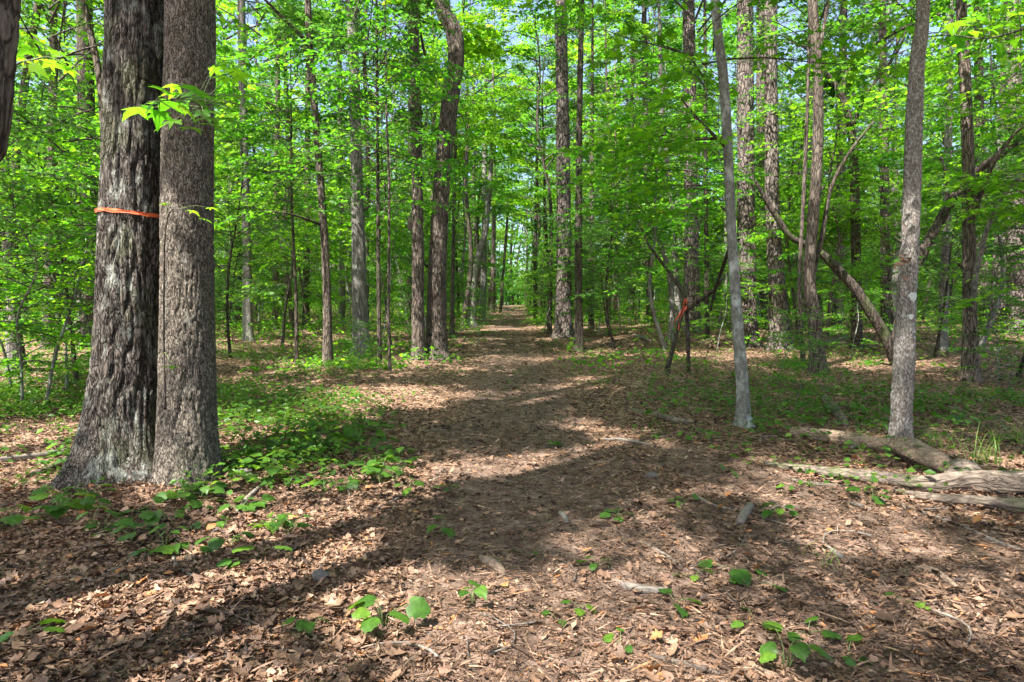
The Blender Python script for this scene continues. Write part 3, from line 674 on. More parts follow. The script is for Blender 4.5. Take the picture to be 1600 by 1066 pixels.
hero('r1162', 'maple_tree', 'slim mottled grey trunk with white lichen leaning over the clearing', (1162, 668), [(1163, 668, 24), (1160, 600, 19), (1152, 500, 17), (1144, 380, 15), (1138, 250, 15), (1130, 120, 15), (1117, 0, 13)], M_mottle, H=9.5, n=24, rings=140, flare=0.55, flare_h=0.10, rough=0.13, crown=UND[0], vis=4.5)
limb('r1162', [(1134, 230, 6), (1112, 208, 5, -0.1), (1085, 180, 4, -0.1), (1065, 155, 3, 0)], M_darkbark)
limb('r1162', [(1136, 215, 4), (1100, 218, 3.5, 0.2), (1060, 216, 3, 0.5), (1020, 190, 2, 0.8)], M_darkbark)
limb('r1162', [(1146, 372, 7), (1132, 410, 6, 0.6), (1118, 450, 5, 1.2), (1110, 485, 5, 1.6)], M_darkbark)
leafy('r1162', [(1120, 215, 0, 170, 1.1), (1085, 190, 0, 150, 1.0), (1060, 216, 0.4, 190, 1.0), (1075, 240, 0.5, 250, 0.9), (1100, 260, 0.6, 200, 1.2), (1130, 180, 0.1, 130, 1.2), (1095, 290, 0.8, 160, 1.1), (1020, 250, 0.9, 200, 0.8), (1125, 330, 0.8, 190, 0.9), (1135, 110, 0, 200, 1.0), (1120, 200, 0, 190, 1.3), (1110, 230, 0.2, 160, 1.2), (1090, 270, 0.5, 175, 1.3), (1130, 250, 0.2, 215, 1.1), (1120, 300, 0.4, 170, 1.2), (1100, 340, 0.8, 190, 1.0), (1140, 150, 0, 170, 1.2)], leaf=0.085, seed=53, dens=1.3)
hero('r1252', 'sapling', 'thin brown pole sapling beside the twisted brown trunk', (1255, 572), [(1255, 572, 8), (1249, 450, 6), (1256, 300, 6), (1262, 150, 5)], M_brown, H=11, n=10, crown=UND[1], crown_s=0.8)
hero('r1278', 'maple_tree', 'twisted brown trunk with a wavy stem at the clearing edge', (1279, 582), [(1280, 582, 26), (1272, 500, 20), (1264, 430, 18), (1270, 350, 17), (1277, 250, 16), (1278, 120, 15), (1270, 0, 14)], M_brown, H=15, n=20, rings=120, crown=UND[2])
limb('r1278', [(1278, 100, 7), (1284, 60, 6), (1295, 0, 5)], M_brown)
limb('r1278', [(1266, 440, 9), (1282, 380, 8, 0.2), (1300, 290, 6, 0.3), (1330, 235, 5, 0.3), (1365, 190, 4, 0.3)], M_darkbark)
hero('r1337', 'maple_tree', 'dark forked trunk with arching limbs', (1339, 545), [(1339, 545, 17), (1338, 450, 15), (1336, 330, 14), (1333, 230, 13), (1325, 180, 10), (1310, 140, 8), (1288, 108, 6), (1270, 60, 4)], M_darkbark, H=None, n=14, rings=100)
limb('r1337', [(1332, 215, 9), (1318, 130, 7, 0.2), (1350, 85, 6, 0.2), (1400, 50, 5, -0.3), (1470, 22, 4.5, -0.8), (1540, 2, 4, -1.2), (1590, -2, 3, -1.5)], M_darkbark, rings=50)
limb('r1337', [(1335, 195, 7), (1352, 150, 5.5, 0), (1385, 105, 4.5, -0.2), (1408, 70, 4, -0.5), (1420, 30, 3, -0.6)], M_darkbark)
leafy('r1337', [(1300, 120, 0, 150, 2.0), (1290, 60, 0, 220, 2.0), (1350, 85, 0.2, 60, 1.8), (1400, 50, -0.3, 250, 1.7), (1470, 22, -0.8, 270, 1.6), (1385, 105, -0.2, 330, 1.7), (1410, 60, -0.5, 20, 1.9), (1540, 5, -1.2, 260, 1.8), (1335, 260, 0, 10, 2.0), (1335, 290, 0, 190, 1.8), (1337, 330, 0, 300, 1.9), (1337, 200, 0, 280, 1.9), (1250, 60, 0, 200, 2.0), (1270, 120, 0, 250, 2.0), (1240, 180, 0, 180, 1.8), (1360, 150, 0, 0, 2.0), (1440, 100, -0.5, 330, 1.8), (1480, 60, -0.8, 40, 1.8), (1380, 20, -0.4, 90, 1.8), (1400, 180, 0, 350, 1.8), (1460, 170, -0.4, 10, 1.7), (1310, 330, 0, 200, 1.7), (1370, 300, 0, 320, 1.7)], leaf=0.09, seed=54)
hero('r1400', 'crooked_tree', 'low crooked mossy trunk splitting into two slanting stems', (1402, 572), [(1402, 572, 18), (1385, 530, 17), (1360, 487, 16), (1335, 450, 15), (1312, 425, 14), (1285, 398, 12), (1258, 382, 10), (1235, 370, 9), (1214, 340, 9), (1195, 310, 7), (1180, 282, 5)], M_darkbark, H=None, n=18, rings=110, flare=0.2)
limb('r1400', [(1398, 555, 18, 0.1), (1412, 480, 17, 0.3), (1430, 420, 16, 0.4), (1450, 378, 16, 0.4), (1472, 340, 15, 0.4), (1494, 305, 14, 0.3), (1530, 265, 13, 0.1), (1565, 240, 12, -0.2), (1610, 200, 11, -0.5), (1680, 140, 9, -1.0)], M_darkbark, n=14, rings=70, name='stem')
limb('r1400', [(1481, 325, 8, 0.4), (1480, 280, 6, 0.4), (1470, 245, 4, 0.4)], M_darkbark)
leafy('r1400', [(1195, 310, 0, 200, 1.3), (1230, 360, 0, 120, 1.4), (1470, 250, 0.4, 170, 1.5), (1530, 265, 0.1, 300, 1.6), (1600, 210, -0.5, 220, 1.8), (1560, 240, -0.2, 100, 1.6), (1300, 400, 0, 200, 1.0)], seed=55)
hero('r1410', 'maple_tree', 'white speckled lichen trunk with a round pale spot, beside fallen logs', (1407, 700), [(1407, 700, 35), (1408, 650, 31), (1413, 550, 30), (1417, 460, 27), (1424, 330, 25), (1428, 200, 24), (1434, 90, 21), (1443, 0, 18)], M_lichen, H=11, n=40, rings=220, vis=4.5, flare=0.2, flare_h=0.10, rough=0.09, crown=UND[2], fissure=(0.004, 30, 3))
leafy('r1410', [(1440, 40, 0, 200, 1.3), (1440, 60, 0, 20, 1.3), (1442, 20, 0, 100, 1.2), (1440, 10, 0, 300, 1.0)], leaf=0.09, seed=56)
hero('r1515', 'maple_tree', 'brown upright trunk with a forking limb beyond the fallen logs', (1517, 597), [(1518, 597, 26), (1516, 500, 20), (1514, 380, 18), (1513, 250, 17), (1507, 100, 16), (1502, 0, 14)], M_brown, H=13, n=20, crown=UND[2], fissure=(0.004, 24, 4))
limb('r1515', [(1518, 345, 9), (1535, 295, 8, -0.2), (1555, 250, 7, -0.4), (1585, 210, 5, -0.6), (1620, 180, 4, -0.8)], M_brown)
limb('r1515', [(1518, 490, 8), (1525, 430, 8, -0.2), (1545, 350, 7, -0.4), (1580, 290, 6, -0.6), (1640, 230, 5, -0.8)], M_grey)
leafy('r1515', [(1510, 150, 0, 160, 1.5), (1510, 200, 0, 20, 1.5), (1510, 90, 0, 250, 1.6), (1515, 280, 0, 190, 1.2), (1560, 250, -0.4, 290, 1.4), (1600, 200, -0.7, 240, 1.4), (1510, 60, 0, 330, 1.7), (1580, 330, -0.6, 200, 1.0)], seed=57)
for k, (u, v, w, bark, lab, nm) in enumerate([
        (1386, 522, 15, M_brown, 'shaded trunk behind the white speckled one', 'maple_tree'),
        (1472, 548, 13, M_grey, 'pale leaning trunk behind the fallen logs', 'maple_tree'),
        (1537, 514, 16, M_brown, 'brown trunk behind the upright forking tree', 'oak_tree'),
        (1559, 520, 21, M_pine, 'plated pine standing behind the forking tree', 'pine_tree'),
        (1592, 524, 27, M_pine, 'broad pale pine past the other plated pine', 'pine_tree'),
        (1308, 515, 15, M_pine, 'pine trunk beyond the twisted brown trunk', 'pine_tree'),
        (1105, 530, 7, M_darkbark, 'short dark stem in brush beyond the taped sapling', 'sapling'),
        (985, 500, 8, M_brown, 'slim brown stem beyond the pale snag', 'maple_tree'),
        (430, 515, 9, M_brown, 'slim trunk beyond the ground cover bank', 'maple_tree'),
        (320, 500, 10, M_grey, 'grey stem just past the fine fissured trunk', 'maple_tree'),
        (478, 510, 10, M_brown, 'brown stem beyond the slim curving trunk', 'maple_tree'),
        (535, 508, 9, M_grey, 'pale stem just beyond the peeling trunk', 'maple_tree'),
        (640, 520, 9, M_darkbark, 'dark stem beyond the twin brown trunks', 'maple_tree'),
        (145, 540, 30, M_darkbark, 'broad shaded trunk partly hidden by the ribboned trunk', 'oak_tree'),
        (75, 545, 15, M_brown, 'shaded trunk in the shrubs beyond the pale trunk', 'maple_tree')]):
    dx = (u-800)*0.02*(1 if k % 2 else -0.6)
    hero('bg%d' % k, nm, lab, (u, v), [(u, v, w*1.15), (u+dx*0.3, v-120, w), (u+dx*0.7, v-300, w*0.85), (u+dx, 0, w*0.7)], bark, H=18+k % 5, n=14, rings=50,
         crown=(PIN[k % 2] if bark is M_pine else CAN[k % 3]), crown_s=0.85)

for key, st in {'r1162': [(1143, 330, 8, -1), (1155, 540, 7, 1), (1133, 150, 6, 1)], 'r1410': [(1420, 380, 10, -1), (1430, 150, 9, 1), (1412, 560, 8, 1)], 'l680': [(688, 330, 12, 1), (684, 420, 10, -1)],
                'l654': [(652, 350, 9, -1), (650, 200, 8, 1)], 'r1278': [(1272, 300, 10, 1), (1270, 480, 9, -1)], 'r1515': [(1514, 420, 10, -1), (1510, 180, 9, 1)], 'l511': [(508, 420, 7, 1)], 'l565': [(559, 330, 10, 1), (561, 450, 9, -1)]}.items():
    for (u, v, L, sd) in st:
        c_, _ = on_trunk(key, v); w = c_[3]/c_[1]*FPX; uu = 800+FPX*c_[0]/c_[1]
        limb(key, [(uu+sd*w*0.4, v, L*0.55), (uu+sd*(w+L*0.3), v-L*0.4, L*0.42), (uu+sd*(w+L*0.9), v-L*1.0, L*0.3)], M_darkbark, n=7, rings=8, name='branch_stub')

# red taped sapling: two stems meeting in a fork
hero('tape', 'sapling', 'bent two stemmed sapling with red tape tied at its fork', (1042, 582), [(1042, 582, 8), (1050, 550, 7), (1058, 520, 6), (1064, 495, 6), (1069, 462, 7), (1050, 432, 6), (1028, 402, 5), (1012, 380, 4), (1000, 352, 3), (985, 330, 2)], M_darkbark, H=None, n=12, rings=80)
limb('tape', [(1076, 585, 7), (1075, 540, 6), (1074, 500, 6), (1070, 464, 7)], M_darkbark, name='stem')
limb('tape', [(1072, 486, 6), (1092, 470, 6, -0.2), (1112, 456, 5, -0.4), (1130, 435, 4, -0.6)], M_darkbark)
limb('tape', [(1071, 464, 6), (1074, 420, 5, 0.2), (1082, 385, 3, 0.3), (1098, 340, 2, 0.5)], M_darkbark)
leafy('tape', [(1000, 352, 0, 190, 1.2), (985, 330, 0, 100, 1.2), (1082, 385, 0.3, 40, 1.3), (1098, 345, 0.5, 160, 1.2), (1125, 440, -0.6, 330, 1.0), (1074, 420, 0.2, 250, 0.9), (1030, 400, 0, 200, 0.8)], seed=58)
hero('arch', 'sapling', 'pale arching sapling behind the taped one', (1048, 535), [(1048, 535, 10), (1050, 480, 9), (1047, 440, 9), (1040, 405, 8), (1028, 375, 6), (1010, 360, 4), (990, 362, 2)], M_grey, H=None, n=10, rings=60)

# ------------------------------------------------------------------ ribbons, spot, brown leaves
S, B = on_trunk('oak_a', 336)
rib = thing('flagging_ribbon', 'orange ribbon tied round the big dark furrowed trunk', 'ribbon', S[:3])
def band(r, w, tilt, seed, turns=1.0, n=120):
    th = np.linspace(0, 2*math.pi*turns, n); rows = []
    for f in (-0.5, -0.17, 0.17, 0.5):
        wob = 0.012*(noise3(np.cos(th)*3+seed, np.sin(th)*3, f*1.5)-0.5)
        rr = r+0.006*np.abs(f)+0.008*noise3(np.cos(th)*9+seed, np.sin(th)*9, f*4)
        rows.append(np.column_stack([np.cos(th)*rr, np.sin(th)*rr, f*w*(0.75+0.5*noise3(np.cos(th)*2, np.sin(th)*2, seed))+wob+tilt*np.cos(th)]))
    V = np.vstack(rows); i = np.arange(n-1); q = np.vstack([np.stack([k*n+i, k*n+i+1, (k+1)*n+i+1, (k+1)*n+i], 1) for k in range(3)])
    return V, np.zeros((0, 3), int), q
# follow the furrowed trunk: take its widest reach at this height
tv = SKIN['oak_a']
near = tv[np.abs(tv[:, 2]-S[2]) < 0.05]; rmax = np.percentile(np.hypot(near[:, 0]-S[0], near[:, 1]-S[1]), 88)
obj('band', make_mesh('ribbon_band', *band(rmax-0.002, 0.026, -0.022, 1.0), mat=M_ribbon, smooth=True), rib)
obj('fold', make_mesh('ribbon_fold', *band(rmax+0.003, 0.010, -0.027, 5.0), mat=M_ribbon, smooth=True), rib)
D = HERO['tape'][2][1]
tape = thing('flagging_tape', 'red tape knotted at the sapling fork with ends hanging down', 'tape', at_depth(1067, 480, D-0.05))
o0 = at_depth(1067, 480, D-0.05)
for k, (pts, w) in enumerate([([(1070, 468), (1066, 482), (1060, 494), (1054, 503), (1055, 512)], 0.03), ([(1069, 470), (1068, 486), (1062, 500), (1060, 516)], 0.022), ([(1071, 466), (1073, 476), (1070, 486)], 0.035)]):
    C = spline(np.array([at_depth(u, v, D-0.07-0.01*k) for u, v in pts]), 14); s = np.linspace(0, 1, 14)
    off = np.column_stack([np.cos(s*5+k), np.sin(s*5+k)*0.8, 0*s])*w/2
    V = np.vstack([C-off, C+off])-o0; i = np.arange(13)
    obj('tail' if k < 2 else 'knot', make_mesh('tape_tail', V, None, np.stack([i, i+1, i+15, i+14], 1), M_redtape, None, True), tape)
def patch(key, u, v, rpx, mat, name):
    root, S_, B_ = HERO[key]; S1, _ = on_trunk(key, v); c = at_depth(u, v, B_[1])
    r = rpx/FPX*B_[1]; tv = SKIN[key]
    near = tv[np.abs(tv[:, 2]-c[2]) < 0.04]; R = np.percentile(np.hypot(near[:, 0]-S1[0], near[:, 1]-S1[1]), 96)+0.002
    a = np.linspace(0, 2*math.pi, 22, endpoint=False); V = []
    for k, f in enumerate((0.0, 0.5, 1.0)):
        for t in a:
            rr = r*f*(1+0.12*math.sin(3*t)+0.08*math.sin(7*t)); dx = c[0]-S1[0]+rr*math.cos(t)
            V.append([S1[0]+dx, S1[1]-math.sqrt(max(1e-6, R*R-dx*dx))-0.003*(1-f), c[2]+rr*math.sin(t)])
    V = np.array(V)-B_; i = np.arange(22); j = (i+1) % 22
    obj(name, make_mesh(name, V, None, np.vstack([np.stack([k*22+i, k*22+j, (k+1)*22+j, (k+1)*22+i], 1) for k in range(2)]), mat, None, True), root)
patch('r1410', 1419, 464, 7, M_white, 'lichen_spot')
patch('r1410', 1415, 495, 4, M_white, 'lichen_spot')
root, _, B = HERO['r1410']
rg = np.random.default_rng(77)
for k in range(16):
    p = at_depth(1410+rg.normal(0, 8), 410+rg.normal(0, 12), B[1]-0.14)-B
    obj('dead_leaf', dead_me[[3, 4, 8][k % 3]], root, p, rg.random(3)*6.28, 0.06)

# ------------------------------------------------------------------ near sprays with leaves big enough to tell apart
star_me = []; rgs = np.random.default_rng(5)
for k in range(5):
    V, T = T_star; V = V*(1+rgs.normal(0, 0.07, V.shape)); V[:, 2] += -0.25*(V[:, 1]-0.3)**2-0.12*V[:, 0]**2
    star_me.append(make_mesh('star_leaf', V, T, None, M_leaf, np.full(len(V), [0.55, 0.75, 0.95, 0.65, 0.85][k])))
def place_leaf(name, me, parent, base, pos, d, nrm, size):
    d = Vector(d).normalized(); nrm = Vector(nrm); nrm = (nrm-d*nrm.dot(d)).normalized(); s = d.cross(nrm)
    M = Matrix((s, d, nrm)).transposed().to_4x4(); M = Matrix.Translation(Vector(pos)-Vector(base)) @ M @ Matrix.Scale(size, 4)
    o = obj(name, me, parent); o.matrix_basis = M; return o
def near_spray(key, stem_pts, leaves, D, size, mat=M_twig):
    """stem (u, v, depth) list; leaves (u, v) at depth about D"""
    root, _, B = HERO[key]
    C = spline(np.array([at_depth(u, v, y) for u, v, y in stem_pts]), 24)
    st = obj('branch', make_mesh('near_branch', *(lambda a: (a[0]-B, a[1], a[2]))(tube(C, np.linspace(0.010, 0.003, 24), 6)), mat=mat, smooth=True), root)
    pets = []
    for (u, v) in leaves:
        p = at_depth(u, v, D+rgs.normal(0, 0.18)); q = C[np.argmin(np.linalg.norm(C-p, axis=1))]
        d = p-q; d[2] = 0.25*d[2]-0.02; d /= np.linalg.norm(d)+1e-6
        pets.append(tube(np.array([q, (p+q)/2+[0, 0, 0.02], p]), np.array([0.003, 0.002, 0.002]), 4, cap=False))
        place_leaf('leaf', star_me[int(rgs.integers(5))], st, B, p-d*size*0.3, d, (rgs.normal(0, 0.3), -0.15+rgs.normal(0, 0.3), 1.0), size*rgs.uniform(0.75, 1.15))
    V, t, q = join(pets); obj('petioles', make_mesh('petioles', V-B, t, q, M_stem), st, kind='stuff')
near_spray('oak_b', [(330, 225, 5.2), (322, 205, 4.7), (318, 180, 4.2), (312, 165, 3.8), (290, 155, 3.6), (250, 158, 3.5)],
           [(338, 108), (365, 112), (352, 122), (255, 140), (275, 146), (300, 148), (322, 150), (228, 170), (248, 182), (270, 190), (262, 162), (290, 172), (318, 176), (345, 168), (366, 170), (300, 200), (330, 194), (284, 160), (240, 162), (380, 165), (355, 150), (340, 100), (372, 118), (395, 168), (335, 160), (305, 140), (270, 135), (325, 185), (350, 185), (385, 150), (215, 172)], 3.6, 0.14)
near_spray('oak_b', [(258, 640, 5.25), (256, 480, 5.15), (262, 340, 4.9), (300, 330, 4.5)], [(258, 318), (300, 330), (318, 342), (268, 572), (330, 325)], 4.8, 0.085)
near_spray('corner', [(-40, 170, 2.55), (0, 120, 3.0), (40, 95, 3.5), (95, 90, 3.8)], [(45, 78), (62, 90), (80, 100), (100, 96), (55, 105), (88, 82), (30, 92), (110, 110), (70, 70)], 3.7, 0.12)

# a tree outside the frame whose branch reaches in at the top, and the tree that throws the long shadow across the litter
def side_tree(key, name, label, x, y, kind, s, rz):
    t = plant_tree(kind, name, x, y, rz, s, label, None)
    HERO[key] = (t, None, np.array(t.location)); return t
tR = thing('maple_tree', 'overhanging maple whose branch of broad leaves reaches above the fallen logs', 'tree', (4.6, 3.6, gz1(4.6, 3.6)))
rgx = np.random.default_rng(91)
(trk, ax) = bent_trunk(rgx, 9, 0.10, 0.08, 14, 40); obj('trunk', make_mesh('side_trunk', *trk, mat=M_grey, smooth=True), tR)
HERO['side'] = (tR, None, np.array(tR.location))
near_spray('side', [(1700, -10, 3.6), (1650, 20, 3.7), (1600, 45, 3.8), (1540, 60, 3.9), (1490, 55, 4.0)],
           [(1590, 20), (1570, 38), (1545, 45), (1520, 50), (1500, 62), (1585, 62), (1560, 75), (1530, 85), (1595, 90), (1575, 100), (1550, 20), (1525, 28), (1490, 40), (1598, 45), (1570, 8), (1510, 75), (1540, 8)], 3.9, 0.12)
obj('limbs', UND[0]['twigs'], tR, (0, 0, 2.0), kind='stuff'); obj('crown', UND[0]['crown'], tR, (0, 0, 2.0), kind='stuff')

# ------------------------------------------------------------------ leafy understory, nearer ones set by eye
rgf = np.random.default_rng(19)
near_under = [  # u, v of foot, kind, scale
    (35, 640, 3, 0.62, 'sunlit rounded bush in the shrubs away from the big trunks'), (105, 612, 3, 0.70, 'sunlit bush close behind the ribboned trunk'), (-30, 606, 1, 0.85, 'tall bush past the pale trunk'),
    (85, 566, 1, 0.9, 'tall leafy bush beyond the sunlit bushes'), (150, 585, 3, 0.9, 'bush in shade tucked behind the ribboned trunk'),
    (70, 640, 3, 0.75, 'bushy low sapling with sunlit leaves beside the pale trunk'), (-60, 660, 1, 0.9, 'leafy sapling at the edge of the sunny shrubs'),
    (120, 600, 1, 0.85, 'leafy sapling in front of the shaded broad trunk'), (20, 620, 3, 0.6, 'knee high bush under the pale trunk'),
    (360, 560, 1, 0.9, 'leafy sapling between fissured trunk and grey trunk'), (440, 545, 0, 0.9, 'leafy maple sapling standing over the ground cover'),
    (745, 545, 3, 0.35, 'tiny sapling on the verge past the bowed trunk'), (610, 540, 0, 1.0, 'leafy sapling behind the wiry pole'),
    (850, 522, 3, 0.7, 'small bush between trail and the stout pine'), (960, 545, 1, 0.9, 'leafy sapling beside the dark slender trunk'),
    (1120, 550, 3, 0.55, 'low brushy sapling behind the mottled grey trunk'), (1240, 650, 3, 0.20, 'knee high maple seedling near the log pieces'),
    (1215, 605, 3, 0.25, 'small seedling behind the mottled grey trunk foot'), (1330, 560, 3, 0.45, 'small bush beneath the crooked mossy trunk'),
    (1460, 560, 1, 0.8, 'leafy sapling behind the white speckled trunk'), (1590, 590, 1, 0.9, 'leafy sapling beyond the logs by the forking tree'),
    (1660, 620, 0, 0.9, 'maple sapling leaning over the rotten log'), (1560, 600, 3, 0.4, 'low leafy bush by the forking tree foot'),
    (1250, 532, 0, 0.95, 'leafy maple sapling beyond the dark pines'), (1290, 545, 0, 1.0, 'leafy maple sapling behind the twisted trunk'),
    (1400, 540, 0, 1.05, 'leafy maple behind the crooked tree'), (1530, 548, 2, 0.95, 'tall leafy sapling behind the forking tree'),
    (1040, 548, 2, 0.9, 'tall leafy sapling behind the taped sapling'), (560, 600, 3, 0.22, 'small seedling in front of the pale peeling trunk')]
for i, (u, v, k, s, lab) in enumerate(near_under):
    p = on_ground(u, v); plant_tree(UND[k], 'leafy_sapling', p[0], p[1], rgf.random()*6.28, s, lab, 'leafy saplings in the understory', cat='sapling')
    hero_xy.append((p[0], p[1], 0.8))

# unseen oaks added to shade the foreground; the first read from its trunk shadow
for (x, y, rz, s) in [(-2.4, 1.1, 3.143, 1.15), (-3.4, -4.4, 4.939, 0.85), (-0.9, -4.2, 4.49, 0.85), (-6.0, -0.6, 5.388, 0.95), (1.2, -6.5, 3.283, 0.85),
                     (5.5, -2.0, 1.0, 0.85), (7.5, 3.0, 2.0, 0.85), (9.5, 8.5, 3.0, 0.9)]:
    plant_tree(SHADE, 'oak_tree', x, y, rz, s, 'tall oak standing behind the viewpoint and shading the trail', 'oaks behind the viewpoint')

# ------------------------------------------------------------------ the wood behind
pts = []
def free(x, y, gap):
    if abs(x-path_x(y)) < (2.0 if y < 60 else 1.6): return False
    for (a_, b_, r_) in hero_xy:
        if (a_-x)**2+(b_-y)**2 < (r_+0.3)**2: return False
    for (a_, b_) in pts:
        if (a_-x)**2+(b_-y)**2 < gap*gap: return False
    return True
def scatter(n, y0, y1, gap, spread=0.80):
    out = []; tries = 0
    while len(out) < n and tries < n*60:
        tries += 1
        y = math.sqrt(rgf.uniform(y0*y0, y1*y1)); x = rgf.uniform(-1, 1)*(y*spread+2)
        if free(x, y, gap): pts.append((x, y)); out.append((x, y))
    return out
for i, (y, sd, k) in enumerate([(27, 1, 2), (31, -1, 0), (36, 1, 2), (41, -1, 2), (46, 1, 0), (52, -1, 1), (58, 1, 2), (64, -1, 0), (71, 1, 1), (79, -1, 2), (88, 1, 0)]):
    x = float(path_x(y))+sd*(1.75+0.25*(i % 3)); pts.append((x, y))
    plant_tree(CAN[k], 'trailside_tree', x, y, 0.9*i, 0.85+0.05*(i % 4), 'slim tree on the trail verge whose crown closes over the trail', 'trees arching over the trail')
UNAME = ['brown stemmed', 'dark stemmed', 'pale stemmed', 'mottled stemmed']
CNAME = ['brown barked', 'pale grey barked', 'dark mossy barked']
def wood(n, y0, y1, gap, kinds, names, name, text, grp, smin, smax, cat='tree', thin=1.0):
    for (x, y) in scatter(n, y0, y1, gap):
        k = int(rgf.integers(len(kinds))); s = rgf.uniform(smin, smax)
        plant_tree(kinds[k], name, x, y, rgf.random()*6.28, (s*thin, s*thin, s), text % names[k], grp % names[k], cat=cat)
wood(120, 21, 62, 1.3, UND, UNAME, 'understory_tree', '%s leafy understory tree in the wood beyond the clearing', '%s understory trees', 0.8, 1.4)
wood(112, 24, 75, 1.7, CAN, CNAME, 'hardwood_tree', 'tall %s hardwood in the wood beyond the clearing', '%s hardwoods in the wood', 0.75, 1.15)
wood(24, 28, 75, 2.0, PIN, ['sturdy', 'slim'], 'forest_pine', 'tall %s bare stemmed pine in the wood beyond the clearing', '%s pines in the wood', 0.8, 1.15)
wood(100, 18, 60, 0.9, UND, UNAME, 'pole_sapling', '%s thin pole sapling in the wood beyond the clearing', '%s pole saplings', 0.6, 1.2, 'sapling', 0.55)
wood(115, 22, 58, 1.2, [UND[1], UND[3]], ['dark stemmed', 'mottled stemmed'], 'leafy_bush', '%s low leafy bush in the wood beyond the clearing', '%s low bushes', 0.35, 0.75, 'bush', 1.25)
wood(140, 48, 95, 1.6, [UND[1], UND[3]], ['dark stemmed', 'mottled stemmed'], 'distant_bush', 'distant %s bush filling the wood floor far off', 'distant %s bushes', 0.6, 1.1, 'bush', 1.5)
for (x, y) in scatter(120, 58, 100, 1.8, 0.78):
    k = int(rgf.integers(5)); kd = (CAN+[UND[0], UND[2]])[k]; nk = (CNAME+['small brown stemmed', 'small pale stemmed'])[k]
    plant_tree(kd, 'distant_tree', x, y, rgf.random()*6.28, rgf.uniform(1.0, 1.5), 'distant %s tree closing the view through the wood' % nk, 'distant %s trees' % nk)
# the far wood, one mass
rgw = np.random.default_rng(44)
tub = []; n = 420
for i in range(n):
    y = rgw.uniform(95, 150); x = rgw.uniform(-1, 1)*y*0.85
    z = gz1(x, y)-0.3; r = rgw.uniform(0.06, 0.2)
    tub.append(tube(np.array([[x, y, z], [x+rgw.normal(0, 0.3), y, z+7], [x+rgw.normal(0, 0.8), y, z+16]]), np.array([r*1.2, r, r*0.5]), 6, cap=False))
n = 80000; y = rgw.uniform(95, 155, n); x = rgw.uniform(-1, 1, n)*y*0.85
zz = slope_z(y)+np.where(rgw.random(n) < 0.45, rgw.random(n)*5, rgw.beta(1.1, 1.3, n)*20)+0.2
lw = leaves_mesh('far_leaves', np.column_stack([x, y, zz]), rgw.normal(0, 1, (n, 3)), np.column_stack([rgw.normal(0, 0.6, n), rgw.normal(0, 0.6, n), np.ones(n)]), rgw.uniform(0.5, 1.0, n), T_rhomb, M_canopy, rgw)
fw = obj('far_wood', make_mesh('far_trunks', *join(tub), mat=M_brown), kind='stuff'); tag(fw, 'far off wood of thin trunks and pale green leaves', 'wood')
obj('foliage', lw, fw, kind='stuff')

# ------------------------------------------------------------------ low green cover
rgu = np.random.default_rng(8)
def cover_density(x, y):
    u = 800+FPX*x/y
    left = sstep(-1.2, -2.4, x-path_x(y))*sstep(5.0, 6.5, y)*(0.35+0.65*sstep(18, 12, y))
    d_ = np.abs(x-path_x(y)); left = left+0.35*sstep(0.8, 1.3, d_)*sstep(9, 14, y)+0.12*sstep(0.25, 0.0, d_)*sstep(9, 14, y)
    left = left+1.2*sstep(-3.0, -4.0, x)*sstep(5.5, 7, y)
    right = 0.36*sstep(1.6, 3.0, x-path_x(y))*sstep(6.0, 8.5, y)
    d = np.maximum(left, right)*sstep(0.38, 0.62, fbm(x*0.55+2, y*0.55, 4.0))
    return np.clip(d+0.05*sstep(1.0, 2.0, np.abs(x-path_x(y))), 0, 1)
n = 26000; y = 5.0*(40/5.0)**rgu.random(n); x = (rgu.random(n)*2-1)*(y*0.80+0.5)
k = rgu.random(n) < cover_density(x, y); x, y = x[k], y[k]
pp, dd, nn_, ss = [], [], [], []
m = 6; n = len(x); ang = rgu.random((n, m))*6.283; rad = rgu.uniform(0.02, 0.14, (n, m)); hh = rgu.uniform(0.03, 0.20, (n, 1))*rgu.uniform(0.6, 1.1, (n, m))
px = x[:, None]+np.cos(ang)*rad; pyy = y[:, None]+np.sin(ang)*rad
pz = gz(px, pyy)+hh
pos = np.column_stack([px.ravel(), pyy.ravel(), pz.ravel()]); aa = ang.ravel()+rgu.normal(0, 0.5, n*m)
cov = leaves_mesh('ground_cover', pos, np.column_stack([np.cos(aa), np.sin(aa), rgu.normal(-0.1, 0.2, n*m)]),
                  np.column_stack([rgu.normal(0, 0.5, n*m), rgu.normal(0, 0.5, n*m), np.ones(n*m)]), rgu.uniform(0.035, 0.09, n*m), T_oval if False else T_rhomb, M_low, rgu)
co = obj('ground_cover', cov, kind='stuff'); tag(co, 'low green leafy ground cover over the forest floor', 'ground cover')

